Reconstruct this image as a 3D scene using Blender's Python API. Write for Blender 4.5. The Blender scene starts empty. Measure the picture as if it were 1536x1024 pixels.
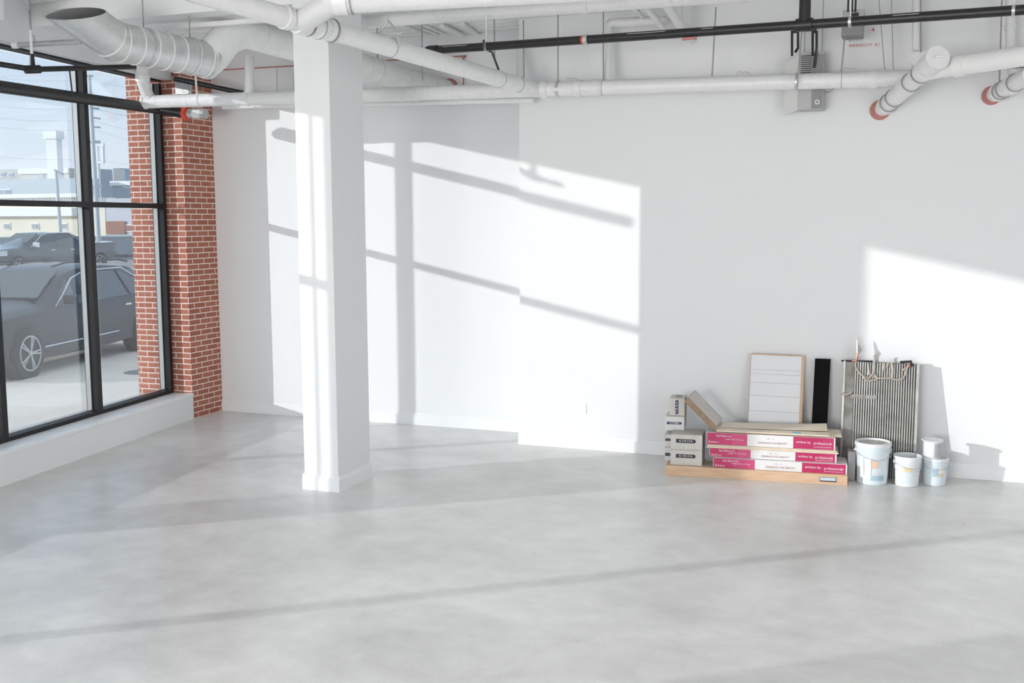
import bpy, math, random
from mathutils import Vector, Matrix
random.seed(7)
PI = math.pi
S = bpy.context.scene
COL = S.collection

# ------------------------------------------------------------------ camera
F_PX, PITCH, ROLL, YAW, EYE = 1592.99, 0.11494, -0.0039376, 0.3673137, 2.3
_cy, _sy, _cp, _sp = math.cos(YAW), math.sin(YAW), math.cos(PITCH), math.sin(PITCH)
FW = Vector((-_sy*_cp, _cy*_cp, -_sp)); RT = Vector((_cy, _sy, 0)); UP = RT.cross(FW)
R2 = math.cos(ROLL)*RT + math.sin(ROLL)*UP
U2 = -math.sin(ROLL)*RT + math.cos(ROLL)*UP
CAM = Vector((0, 0, EYE))
cd = bpy.data.cameras.new('camera'); cam = bpy.data.objects.new('camera', cd); COL.objects.link(cam)
cd.sensor_width = 36; cd.lens = F_PX/1536*36; cd.clip_end = 1000
M = Matrix((R2, U2, -FW)).transposed().to_4x4(); M.translation = CAM
cam.matrix_world = M
S.camera = cam

# ------------------------------------------------------------------ view, sky, sun, added daylight
S.view_settings.view_transform = 'Standard'; S.view_settings.look = 'None'
S.view_settings.exposure = 0.0; S.view_settings.gamma = 1.0; S.view_settings.use_curve_mapping = False
SUN_AZ, SUN_EL, SUN_E = math.radians(52.5), math.radians(11.0), 2.8
SKY_STRENGTH = 1.2
FILL_W = 620
w = bpy.data.worlds.new('sky'); S.world = w; w.use_nodes = True
nt = w.node_tree; nt.nodes.clear()
o = nt.nodes.new('ShaderNodeOutputWorld'); bg = nt.nodes.new('ShaderNodeBackground')
tc = nt.nodes.new('ShaderNodeTexCoord'); sx = nt.nodes.new('ShaderNodeSeparateXYZ'); cr = nt.nodes.new('ShaderNodeValToRGB')
nt.links.new(tc.outputs['Generated'], sx.inputs[0]); nt.links.new(sx.outputs[2], cr.inputs[0])
cr.color_ramp.elements[0].position = 0.0; cr.color_ramp.elements[0].color = (.80, .85, .89, 1)
cr.color_ramp.elements[1].position = 0.30; cr.color_ramp.elements[1].color = (.46, .62, .82, 1)
e_ = cr.color_ramp.elements.new(1.0); e_.color = (.66, .68, .70, 1)
nt.links.new(cr.outputs[0], bg.inputs[0]); bg.inputs[1].default_value = SKY_STRENGTH
nt.links.new(bg.outputs[0], o.inputs[0])
sun_d = bpy.data.lights.new('sun', 'SUN'); sun_d.energy = SUN_E; sun_d.angle = math.radians(.55); sun_d.color = (1, .97, .93)
sun = bpy.data.objects.new('sun', sun_d); COL.objects.link(sun)
SD = Vector((math.sin(SUN_AZ)*math.cos(SUN_EL), math.cos(SUN_AZ)*math.cos(SUN_EL), -math.sin(SUN_EL)))
sun.rotation_euler = SD.to_track_quat('-Z', 'Y').to_euler(); sun.location = (-20, -15, 10)
# daylight: area lamps added to brighten the room, unseen behind the camera and right
def fill_light(name, loc, aim, sx_, sy_, watts, col=(1, 1, 1)):
    d = bpy.data.lights.new(name, 'AREA'); d.shape = 'RECTANGLE'; d.size = sx_; d.size_y = sy_; d.energy = watts; d.color = col
    ob = bpy.data.objects.new(name, d); COL.objects.link(ob); ob.location = loc
    ob.rotation_euler = (Vector(aim)-Vector(loc)).to_track_quat('-Z', 'Z').to_euler()
fill_light('front_fill_light', (-3.8, -5.9, 1.45), (-4.8, 6, 1.5), 4.4, 2.2, FILL_W*.82, (1, .98, .955))
fill_light('side_fill_light', (5.4, 2.0, 1.45), (0, 2.0, 1.5), 8, 2.2, FILL_W*.36, (1, .98, .955))

# ------------------------------------------------------------------ frames of reference
WA = -0.13868                                                  # the window wall runs 8 degrees off square
WD = Vector((math.sin(WA), math.cos(WA), 0)); WN = Vector((math.cos(WA), -math.sin(WA), 0))
Z3 = Vector((0, 0, 1))
def ray(x, y): return FW + (x-768)/F_PX*R2 - (y-512)/F_PX*U2
def plane(x, y, n, d):
    v = ray(x, y); n = Vector(n); return CAM + v*((d-n.dot(CAM))/n.dot(v))
def aty(x, y, Y): return plane(x, y, (0, 1, 0), Y)
def atz(x, y, Z): return plane(x, y, (0, 0, 1), Z)
def atw(x, y, p): return plane(x, y, WN, p)
def W(s, p, z): return WD*s + WN*p + Z3*z                      # along window wall, across it, up

# ------------------------------------------------------------------ materials
def mat(name, col, rough=.5, metal=0, spec=.5, noise=0, nscale=8, bump=0, bscale=40, coat=0, alt=None, ndetail=4, stretch=(1, 1, 1)):
    m = bpy.data.materials.new(name); m.use_nodes = True; t = m.node_tree; b = t.nodes['Principled BSDF']
    b.inputs['Base Color'].default_value = (*col, 1); b.inputs['Roughness'].default_value = rough
    b.inputs['Metallic'].default_value = metal; b.inputs['Specular IOR Level'].default_value = spec
    b.inputs['Coat Weight'].default_value = coat
    tcn = t.nodes.new('ShaderNodeTexCoord'); mp = t.nodes.new('ShaderNodeMapping'); mp.inputs['Scale'].default_value = stretch
    t.links.new(tcn.outputs['Object'], mp.inputs[0])
    if noise or alt:
        n = t.nodes.new('ShaderNodeTexNoise'); n.inputs['Scale'].default_value = nscale; n.inputs['Detail'].default_value = ndetail
        r = t.nodes.new('ShaderNodeValToRGB'); t.links.new(mp.outputs[0], n.inputs[0]); t.links.new(n.outputs[0], r.inputs[0])
        c2 = alt or tuple(max(0, c*(1-noise)) for c in col); r.color_ramp.elements[0].position = .35; r.color_ramp.elements[1].position = .65
        r.color_ramp.elements[0].color = (*c2, 1); r.color_ramp.elements[1].color = (*col, 1)
        t.links.new(r.outputs[0], b.inputs['Base Color'])
    if bump:
        n2 = t.nodes.new('ShaderNodeTexNoise'); n2.inputs['Scale'].default_value = bscale
        bp = t.nodes.new('ShaderNodeBump'); bp.inputs['Strength'].default_value = bump; bp.inputs['Distance'].default_value = .01
        t.links.new(mp.outputs[0], n2.inputs[0]); t.links.new(n2.outputs[0], bp.inputs['Height']); t.links.new(bp.outputs[0], b.inputs['Normal'])
    return m
wall_m = mat('white_wall_paint', (.84, .84, .845), .7, spec=.25, bump=.02, bscale=120)
trim_m = mat('white_trim_paint', (.88, .885, .89), .4)
ceil_m = mat('white_sprayed_ceiling_paint', (.86, .86, .86), .75, bump=.1, bscale=60)
pipe_m = mat('white_painted_pipe', (.84, .84, .835), .35, noise=.05, nscale=20)
pipe2_m = mat('white_plastic_pipe', (.86, .855, .845), .3)
duct_m = mat('galvanised_spiral_duct', (.70, .715, .71), .38, metal=.6, noise=.1, nscale=14, stretch=(1, 1, 1))
ductw_m = mat('white_sprayed_duct', (.84, .84, .84), .4, noise=.05, nscale=12)
galv_m = mat('galvanised_steel', (.62, .63, .63), .4, metal=.7, noise=.15, nscale=30)
grey_m = mat('grey_enamel', (.27, .27, .27), .5)
lgrey_m = mat('light_grey_enamel', (.48, .48, .48), .5)
black_m = mat('black_steel_pipe', (.018, .018, .02), .38, noise=.3, nscale=30)
frame_m = mat('black_window_frame', (.016, .015, .017), .45, spec=.3)
alu_m = mat('brushed_aluminium', (.55, .55, .54), .3, metal=.8)
seam_m = mat('dark_seam', (.36, .36, .36), .6)
rod_m = mat('dull_threaded_rod', (.35, .35, .35), .5, metal=.4)
wire_m = mat('black_cable', (.05, .05, .05), .6)
red_m = mat('red_firestop_sealant', (.55, .22, .19), .6, noise=.2, nscale=50)
redb_m = mat('orange_red_coupling', (.75, .09, .05), .45)
copper_m = mat('copper_tube', (.72, .30, .20), .35, metal=.7, alt=(.45, .25, .2), nscale=40)
brass_m = mat('dull_copper_bronze', (.60, .51, .44), .5, metal=.2, noise=.4, nscale=60)
wood_m = mat('pale_pine', (.72, .50, .34), .55, alt=(.62, .40, .25), nscale=3, ndetail=6, stretch=(1.5, 14, 30))
ply_m = mat('beige_board', (.78, .66, .52), .6, alt=(.70, .57, .43), nscale=4, stretch=(2, 20, 20))
boardtop_m = mat('pale_board_face', (.86, .76, .62), .6, noise=.06, nscale=5)
card_m = mat('white_cardboard', (.66, .63, .59), .65, noise=.06, nscale=12)
cardw_m = mat('whiter_cardboard', (.74, .73, .72), .65, noise=.05, nscale=12)
kraft_m = mat('kraft_cardboard', (.40, .26, .16), .7, noise=.3, nscale=60)
mag_m = mat('magenta_printed_card', (.50, .022, .11), .4, alt=(.58, .045, .16), nscale=4)
magl_m = mat('pink_printed_card', (.66, .08, .22), .4)
boxw_m = mat('white_printed_card', (.82, .80, .79), .45)
ink_m = mat('dark_ink', (.02, .025, .035), .5)
navy_m = mat('navy_ink', (.03, .04, .11), .5)
mink_m = mat('faded_rose_ink', (.55, .35, .38), .5)
wink_m = mat('white_ink', (.85, .8, .82), .5)
redink_m = mat('red_marker_ink', (.6, .1, .07), .5)
blue_m = mat('pale_blue_sticker', (.33, .60, .72), .5)
label_m = mat('paper_label', (.80, .80, .78), .5)
labelb_m = mat('blue_grey_label', (.42, .56, .66), .5)
labelo_m = mat('peach_label', (.85, .58, .42), .5)
labely_m = mat('yellow_label', (.80, .66, .38), .5)
plastic_m = mat('white_bucket_plastic', (.80, .81, .82), .35, spec=.5)
blueplastic_m = mat('bluish_bucket_plastic', (.72, .79, .83), .35)
joint_m = mat('dried_compound', (.62, .60, .57), .8, noise=.25, nscale=25)
panelw_m = mat('white_laminate_panel', (.76, .76, .77), .4)
blackp_m = mat('matt_black_panel', (.008, .008, .008), .9, spec=.12)
foam_m = mat('grey_foam', (.45, .45, .46), .8)
coil_m = mat('coil_dark_fins', (.06, .06, .058), .5, metal=.2, alt=(.13, .12, .10), nscale=7)
coill_m = mat('coil_light_rib', (.62, .62, .60), .45, metal=.2, alt=(.42, .41, .38), nscale=5)
chrome_m = mat('chrome', (.8, .8, .82), .15, metal=1)

def floor_material():
    m = bpy.data.materials.new('polished_concrete'); m.use_nodes = True; t = m.node_tree; b = t.nodes['Principled BSDF']
    tcn = t.nodes.new('ShaderNodeTexCoord')
    def noise(scale, det, dist=0, st=None):
        n = t.nodes.new('ShaderNodeTexNoise'); n.inputs['Scale'].default_value = scale; n.inputs['Detail'].default_value = det
        n.inputs['Distortion'].default_value = dist; n.inputs['Roughness'].default_value = .6
        if st:
            mp = t.nodes.new('ShaderNodeMapping'); mp.inputs['Scale'].default_value = st; mp.inputs['Rotation'].default_value = (0, 0, .5)
            t.links.new(tcn.outputs['Object'], mp.inputs[0]); t.links.new(mp.outputs[0], n.inputs[0])
        else: t.links.new(tcn.outputs['Object'], n.inputs[0])
        return n
    a = noise(.8, 6, .5, (1, 1.1, 1)); c = noise(4, 8, .3, (1, 1.1, 1)); g = noise(60, 3)
    mx = t.nodes.new('ShaderNodeMath'); mx.operation = 'MULTIPLY_ADD'; mx.inputs[1].default_value = .55
    t.links.new(a.outputs[0], mx.inputs[0])
    m2 = t.nodes.new('ShaderNodeMath'); m2.operation = 'MULTIPLY'; m2.inputs[1].default_value = .30; t.links.new(c.outputs[0], m2.inputs[0])
    t.links.new(m2.outputs[0], mx.inputs[2])
    m3 = t.nodes.new('ShaderNodeMath'); m3.operation = 'MULTIPLY_ADD'; m3.inputs[1].default_value = .15
    t.links.new(g.outputs[0], m3.inputs[0]); t.links.new(mx.outputs[0], m3.inputs[2])
    r = t.nodes.new('ShaderNodeValToRGB'); t.links.new(m3.outputs[0], r.inputs[0])
    r.color_ramp.elements[0].position = .36; r.color_ramp.elements[0].color = (.60, .592, .572, 1)
    r.color_ramp.elements[1].position = .64; r.color_ramp.elements[1].color = (.86, .85, .83, 1)
    t.links.new(r.outputs[0], b.inputs['Base Color'])
    rr = t.nodes.new('ShaderNodeMapRange'); rr.inputs[3].default_value = .22; rr.inputs[4].default_value = .42
    t.links.new(c.outputs[0], rr.inputs[0]); t.links.new(rr.outputs[0], b.inputs['Roughness'])
    b.inputs['Specular IOR Level'].default_value = .55
    bp = t.nodes.new('ShaderNodeBump'); bp.inputs['Strength'].default_value = .05; bp.inputs['Distance'].default_value = .01
    t.links.new(c.outputs[0], bp.inputs['Height']); t.links.new(bp.outputs[0], b.inputs['Normal'])
    return m
floor_m = floor_material()

def brick_material():
    m = bpy.data.materials.new('red_brick'); m.use_nodes = True; t = m.node_tree; b = t.nodes['Principled BSDF']
    uv = t.nodes.new('ShaderNodeUVMap'); uv.uv_map = 'UVMap'
    br = t.nodes.new('ShaderNodeTexBrick'); t.links.new(uv.outputs[0], br.inputs[0])
    br.inputs['Scale'].default_value = 1; br.inputs['Brick Width'].default_value = .205; br.inputs['Row Height'].default_value = .0640
    br.inputs['Mortar Size'].default_value = .0062; br.inputs['Mortar Smooth'].default_value = .1; br.inputs['Bias'].default_value = -.1
    br.inputs['Color1'].default_value = (.38, .13, .085, 1); br.inputs['Color2'].default_value = (.47, .18, .12, 1)
    br.inputs['Mortar'].default_value = (.82, .66, .58, 1)
    t.links.new(br.outputs[0], b.inputs['Base Color']); b.inputs['Roughness'].default_value = .8
    bp = t.nodes.new('ShaderNodeBump'); bp.inputs['Strength'].default_value = .4; bp.inputs['Distance'].default_value = .006; bp.invert = True
    t.links.new(br.outputs[1], bp.inputs['Height']); t.links.new(bp.outputs[0], b.inputs['Normal'])
    return m
brick_m = brick_material()

def glass_material(name, tint, refl):
    m = bpy.data.materials.new(name); m.use_nodes = True; t = m.node_tree; t.nodes.clear()
    o = t.nodes.new('ShaderNodeOutputMaterial'); mx = t.nodes.new('ShaderNodeMixShader'); tr = t.nodes.new('ShaderNodeBsdfTransparent')
    gl = t.nodes.new('ShaderNodeBsdfGlossy'); lw = t.nodes.new('ShaderNodeLayerWeight'); lw.inputs[0].default_value = .5
    pw = t.nodes.new('ShaderNodeMath'); pw.operation = 'POWER'; pw.inputs[1].default_value = 5; t.links.new(lw.outputs['Facing'], pw.inputs[0])
    sc = t.nodes.new('ShaderNodeMath'); sc.operation = 'MULTIPLY_ADD'; sc.inputs[1].default_value = .96; sc.inputs[2].default_value = .04; t.links.new(pw.outputs[0], sc.inputs[0])
    tr.inputs[0].default_value = (*tint, 1); gl.inputs[0].default_value = (1, 1, 1, 1); gl.inputs[1].default_value = 0.02
    ml = t.nodes.new('ShaderNodeMath'); ml.operation = 'MULTIPLY'; ml.inputs[1].default_value = refl; ml.use_clamp = True
    t.links.new(sc.outputs[0], ml.inputs[0]); t.links.new(ml.outputs[0], mx.inputs[0])
    t.links.new(tr.outputs[0], mx.inputs[1]); t.links.new(gl.outputs[0], mx.inputs[2]); t.links.new(mx.outputs[0], o.inputs[0])
    return m
glass_m = glass_material('clear_window_glass', (.93, .96, .98), 1.7)

def emit_free(name, col, rough=.8, **k): return mat(name, col, rough, **k)
asph_m = mat('asphalt_lot', (.40, .39, .38), .9, noise=.12, nscale=2)
walk_m = mat('concrete_pavement', (.93, .86, .77), .85, noise=.06, nscale=1.5)
cream_m = mat('cream_stucco', (.92, .85, .70), .9, noise=.06, nscale=.2)
white_b = mat('white_cladding', (.95, .95, .95), .8)
grey_b = mat('grey_cladding', (.60, .66, .70), .8)
dgrey_b = mat('dark_blue_grey_cladding', (.36, .44, .52), .8)
tan_b = mat('tan_cladding', (.72, .71, .68), .8)
bwin_m = mat('building_window', (.30, .34, .36), .3)
pole_m = mat('pale_grey_pole', (.55, .60, .64), .6)
carpaint_m = mat('dark_blue_car_paint', (.010, .016, .030), .35, spec=.35, coat=.35)
truckpaint_m = mat('slate_blue_truck_paint', (.06, .085, .11), .25, metal=.3, coat=1)
carglass_m = mat('tinted_car_glass', (.05, .07, .08), .05, spec=1)
tire_m = mat('tyre_rubber', (.03, .03, .032), .8)
rim_m = mat('grey_alloy', (.50, .52, .54), .3, metal=.6)
lamp_m = mat('headlamp_lens', (.75, .78, .8), .1)
tail_m = mat('red_tail_lamp', (.55, .03, .05), .2)
rust_m = mat('rust_brown_sign', (.35, .17, .12), .8)

# ------------------------------------------------------------------ mesh helpers
ORG = {}
class MB:
    def __init__(s): s.v = []; s.f = []; s.uv = []
    def add(s, vs, fs):
        b = len(s.v); s.v += [Vector(p) for p in vs]; s.f += [tuple(i+b for i in f) for f in fs]; return s
    def hexa(s, b4, t4):                       # bottom quad, top quad (same order)
        return s.add(list(b4)+list(t4), [(3, 2, 1, 0), (4, 5, 6, 7), (0, 1, 5, 4), (1, 2, 6, 5), (2, 3, 7, 6), (3, 0, 4, 7)])
    def box(s, a, b, R=None, c=None):
        (x0, y0, z0), (x1, y1, z1) = a, b
        p = [Vector((x, y, z)) for z in (z0, z1) for x, y in ((x0, y0), (x1, y0), (x1, y1), (x0, y1))]
        if R is not None: c = Vector(c or (0, 0, 0)); p = [R @ q + c for q in p]
        return s.hexa(p[:4], p[4:])
    def lbox(s, O, u, v, a0, a1, b0, b1, z0, z1, wv=None):   # box in a local frame
        u = Vector(u); v = Vector(v); wv = Vector(wv or (0, 0, 1)); O = Vector(O)
        q = [(a0, b0), (a1, b0), (a1, b1), (a0, b1)]
        return s.hexa([O+u*a+v*b+wv*z0 for a, b in q], [O+u*a+v*b+wv*z1 for a, b in q])
    def tube(s, path, r, n=16, cap=True, radii=None):
        P = [Vector(p) for p in path]; T = []
        for i in range(len(P)):
            a = P[max(i-1, 0)]; b = P[min(i+1, len(P)-1)]
            if 0 < i < len(P)-1: d = ((P[i]-a).normalized()+(b-P[i]).normalized())
            else: d = b-a
            T.append(d.normalized() if d.length > 1e-9 else Vector((0, 0, 1)))
        ref = Vector((0, 0, 1)) if abs(T[0].z) < .9 else Vector((1, 0, 0))
        nx = T[0].cross(ref).normalized(); base = len(s.v)
        for i, p in enumerate(P):
            nx = (nx - T[i]*nx.dot(T[i])).normalized(); ny = T[i].cross(nx)
            rr = radii[i] if radii else r
            k = 1.0
            if 0 < i < len(P)-1:
                c = max(.5, (P[i]-P[i-1]).normalized().dot(T[i])); k = 1/c
                bis = ((P[i+1]-P[i]).normalized()-(P[i]-P[i-1]).normalized())
            for j in range(n):
                o_ = nx*math.cos(2*PI*j/n)+ny*math.sin(2*PI*j/n)
                if k > 1.001 and bis.length > 1e-6:
                    bn = bis.normalized(); o_ = o_ + bn*(o_.dot(bn)*(k-1))
                s.v.append(p+o_*rr)
        for i in range(len(P)-1):
            for j in range(n):
                a = base+i*n+j; b = base+i*n+(j+1) % n
                s.f.append((a, b, b+n, a+n))
        if cap:
            s.f.append(tuple(base+j for j in reversed(range(n)))); s.f.append(tuple(base+(len(P)-1)*n+j for j in range(n)))
        return s
    def lathe(s, prof, n=32, c=(0, 0, 0)):
        c = Vector(c); base = len(s.v)
        for r, z in prof:
            for j in range(n): s.v.append(c+Vector((r*math.cos(2*PI*j/n), r*math.sin(2*PI*j/n), z)))
        for i in range(len(prof)-1):
            for j in range(n):
                a = base+i*n+j; b = base+i*n+(j+1) % n; s.f.append((a, b, b+n, a+n))
        return s
    def build(s, name, m, parent=None, smooth=None, origin=None, bevel=0):
        if parent is not None: org = ORG[parent.name]
        elif origin is not None: org = Vector(origin)
        else:
            xs = [v.x for v in s.v]; ys = [v.y for v in s.v]; zs = [v.z for v in s.v]
            org = Vector(((min(xs)+max(xs))/2, (min(ys)+max(ys))/2, min(zs)))
        me = bpy.data.meshes.new(name); me.from_pydata([v-org for v in s.v], [], s.f); me.update()
        import bmesh
        bm = bmesh.new(); bm.from_mesh(me); bmesh.ops.recalc_face_normals(bm, faces=bm.faces)
        if bevel: bmesh.ops.bevel(bm, geom=list(bm.edges), offset=bevel, segments=2, affect='EDGES', profile=.6)
        bm.to_mesh(me); bm.free()
        me.materials.append(m); ob = bpy.data.objects.new(name, me); COL.objects.link(ob)
        if parent is not None: ob.parent = parent
        else: ob.location = org
        ORG[ob.name] = org
        if smooth is not None: smooth_mesh(me, smooth)
        return ob
def smooth_mesh(me, ang):
    if ang > 0:
        me.shade_smooth() if hasattr(me, 'shade_smooth') else None
        try: me.set_sharp_from_angle(angle=math.radians(ang))
        except Exception: pass
def thing(name, label, cat, loc, group=None):
    o_ = bpy.data.objects.new(name, None); COL.objects.link(o_); o_.location = loc; o_.empty_display_size = .1
    ORG[o_.name] = Vector(loc); return tag(o_, label, cat, group)
def tag(o_, label, cat, group=None, kind=None):
    o_['label'] = label; o_['category'] = cat
    if group: o_['group'] = group
    if kind: o_['kind'] = kind
    return o_
def struct(mb, name, m, **k):
    ob = mb.build(name, m, **k); ob['kind'] = 'structure'; return ob
def tubeobj(name, path, r, m, parent=None, n=14, radii=None): return MB().tube(path, r, n, True, radii).build(name, m, parent, smooth=50)
def ring(path_pt, d, r, wd): d = Vector(d).normalized(); p = Vector(path_pt); return [p-d*wd/2, p+d*wd/2], r
def collar(name, p, d, r, wd, m, parent, n=20):
    a, rr = ring(p, d, r, wd); return MB().tube(a, rr, n).build(name, m, parent, smooth=50)
def bend(a, b, c, rad, n=7):                       # rounded corner at b
    a, b, c = Vector(a), Vector(b), Vector(c); d1 = (a-b).normalized(); d2 = (c-b).normalized()
    p, q = b+d1*rad, b+d2*rad
    return [p*(1-t)**2+b*2*t*(1-t)+q*t*t for t in [i/(n-1) for i in range(n)]]
def lettering(text, size, O, u, up, m, parent, name='lettering', depth=.0008, width=None):
    cu = bpy.data.curves.new(name, 'FONT'); cu.body = text; cu.size = size; cu.extrude = depth; cu.resolution_u = 1
    cu.align_x = 'CENTER'; cu.align_y = 'CENTER'
    tmp = bpy.data.objects.new('tmp', cu); COL.objects.link(tmp); dg = bpy.context.evaluated_depsgraph_get()
    me = bpy.data.meshes.new_from_object(tmp.evaluated_get(dg)); bpy.data.objects.remove(tmp)
    u = Vector(u).normalized(); up = Vector(up).normalized(); nn = u.cross(up)
    sx_ = 1
    if width:
        wd = max(v.co.x for v in me.vertices)-min(v.co.x for v in me.vertices); sx_ = width/wd
    org = ORG[parent.name] if parent else Vector(O)
    for v in me.vertices: v.co = Vector(O)+u*v.co.x*sx_+up*v.co.y+nn*v.co.z-org
    me.materials.clear(); me.materials.append(m)
    ob = bpy.data.objects.new(name, me); COL.objects.link(ob)
    if parent: ob.parent = parent
    else: ob.location = org
    ORG[ob.name] = org
    return ob

# ------------------------------------------------------------------ room shell
CZ = 4.25
YL, YR, XJ, XR, YF = 10.62, 10.05, -3.78, 5.5, -6.0
PK, PF, PO = -6.385, -6.63, -6.79                     # knee face, window frame face, outer face
XC = -7.86                                            # brick pier inner face
struct(MB().hexa([(-8.9, YF, -.1), (XR, YF, -.1), (XR, 11, -.1), (-8.9, 11, -.1)], [(-6.2, YF, 0), (XR, YF, 0), (XR, 11, 0), (-8.45, 11, 0)]), 'floor', floor_m, origin=(0, 0, 0))
struct(MB().box((-8.6, YL, 0), (XJ+.1, YL+.3, CZ+.1)), 'wall_back', wall_m)
struct(MB().box((XJ, YR, 0), (XR+.2, YL+.3, CZ+.1)), 'wall_back_right', wall_m)
# ceiling: ribbed steel deck painted white
cm = MB(); 
xs0, xs1 = -8.9, XR+.2
y = YF
prof = []
while y < 10.9:
    prof += [(y, CZ), (y+.09, CZ), (y+.11, CZ+.035), (y+.15, CZ+.035), (y+.17, CZ)]; y += .17
b = 0; vs = []; fs = []
for yy, zz in prof: vs += [(xs0, yy, zz), (xs1, yy, zz)]
for i in range(len(prof)-1): fs.append((2*i, 2*i+1, 2*i+3, 2*i+2))
k = len(vs); vs += [(xs0, YF, CZ+.2), (xs1, YF, CZ+.2), (xs1, prof[-1][0], CZ+.2), (xs0, prof[-1][0], CZ+.2)]
fs.append((k, k+1, k+2, k+3))
cm.add(vs, fs); struct(cm, 'ceiling', ceil_m)
# left wall: knee wall, header, pier between the two bays, solid part nearest to us
BAY1, BAY2 = (6.39, 11.04), (1.5, 5.86)
ZS, ZH = .30, 3.87
S0, S1 = -6.6, 11.02
def wbox(mb, s0, s1, p0, p1, z0, z1): return mb.lbox((0, 0, 0), WD, WN, s0, s1, p0, p1, z0, z1)
lw = MB()
wbox(lw, S0, 11.05, PO, PK, 0, ZS-.03)
wbox(lw, S0, BAY2[0], PO, PK, ZS-.03, CZ+.1)
wbox(lw, BAY2[1], BAY1[0], PO, PK, ZS-.03, CZ+.1)
wbox(lw, S0, 11.05, PO, -6.50, ZH, CZ+.1)
wbox(lw, BAY2[0], BAY2[1], PO, -6.50, 3.76, ZH)
struct(lw, 'wall_left', wall_m)
struct(wbox(MB(), BAY1[0], 11.05, PO, PK+.012, ZS-.03, ZS), 'trim_1', trim_m, bevel=.004)
struct(wbox(MB(), BAY2[0], BAY2[1], PO, PK+.012, ZS-.03, ZS), 'trim_2', trim_m, bevel=.004)
# brick pier in the far corner
def brick_box(name, x0, x1, y0, y1, z0, z1):
    me = bpy.data.meshes.new(name); org = Vector((x1, y0, z0))
    vs = []; fs = []; uvs = []
    def quad(ps, uv): k = len(vs); vs.extend([Vector(p)-org for p in ps]); fs.append((k, k+1, k+2, k+3)); uvs.extend(uv)
    quad([(x0, y0, z0), (x1, y0, z0), (x1, y0, z1), (x0, y0, z1)], [(-(x1-x0), z0), (0, z0), (0, z1), (-(x1-x0), z1)])
    quad([(x1, y0, z0), (x1, y1, z0), (x1, y1, z1), (x1, y0, z1)], [(0, z0), (y1-y0, z0), (y1-y0, z1), (0, z1)])
    quad([(x0, y1, z0), (x0, y0, z0), (x0, y0, z1), (x0, y1, z1)], [(0, z0), (y1-y0, z0), (y1-y0, z1), (0, z1)])
    quad([(x1, y1, z0), (x0, y1, z0), (x0, y1, z1), (x1, y1, z1)], [(0, z0), (x1-x0, z0), (x1-x0, z1), (0, z1)])
    quad([(x0, y0, z1), (x1, y0, z1), (x1, y1, z1), (x0, y1, z1)], [(0, 0)]*4)
    me.from_pydata(vs, [], fs); ul = me.uv_layers.new(name='UVMap')
    for i, q in enumerate(uvs): ul.data[i].uv = q
    me.materials.append(brick_m); ob = bpy.data.objects.new(name, me); COL.objects.link(ob); ob.location = org
    ob['kind'] = 'structure'; return ob
brick_box('wall_left_brick_pier', -8.62, XC, 10.055, YL+.02, 0, CZ+.02)
# walls out of view that close the room; the front and right ones have openings put in for the fill lamps
fwm = MB(); fwm.box((-7.2, YF-.2, 0), (XR+.2, YF, .35)); fwm.box((-7.2, YF-.2, 3.95), (XR+.2, YF, CZ+.1)); fwm.box((-7.2, YF-.2, .35), (-6.1, YF, 3.95)); fwm.box((4.5, YF-.2, .35), (XR+.2, YF, 3.95))
struct(fwm, 'wall_front', wall_m)
rwm = MB(); rwm.box((XR, YF, 0), (XR+.2, YR, .35)); rwm.box((XR, YF, 3.95), (XR+.2, YR, CZ+.1)); rwm.box((XR, YF, .35), (XR+.2, -2.1, 3.95)); rwm.box((XR, 6.1, .35), (XR+.2, YR, 3.95))
struct(rwm, 'wall_right', wall_m)

def base_prof(mb, O, d, n, L, h=.135, t=.016):          # moulded skirting: lower board and thinner cap
    O = Vector(O); d = Vector(d); n = Vector(n)
    pr = [(0, 0), (t, 0), (t, h-.032), (t*.55, h-.022), (t*.55, h-.006), (t*.3, h), (0, h)]
    k = len(mb.v); N = len(pr)
    for e in (0, L):
        for a, z in pr: mb.v.append(O+d*e+n*a+Z3*z)
    for i in range(N): mb.f.append((k+i, k+(i+1) % N, k+N+(i+1) % N, k+N+i))
    mb.f.append(tuple(k+i for i in range(N))); mb.f.append(tuple(k+N+i for i in reversed(range(N))))
    return mb
struct(base_prof(MB(), (XC, YL, 0), (1, 0, 0), (0, -1, 0), XJ-XC-.016), 'baseboard_back', trim_m)
struct(base_prof(MB(), (XJ-.016, YR, 0), (1, 0, 0), (0, -1, 0), XR-XJ), 'baseboard_back_right', trim_m)
struct(base_prof(MB(), (XJ, YR, 0), (0, 1, 0), (-1, 0, 0), YL-YR), 'baseboard_jog', trim_m)

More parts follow.
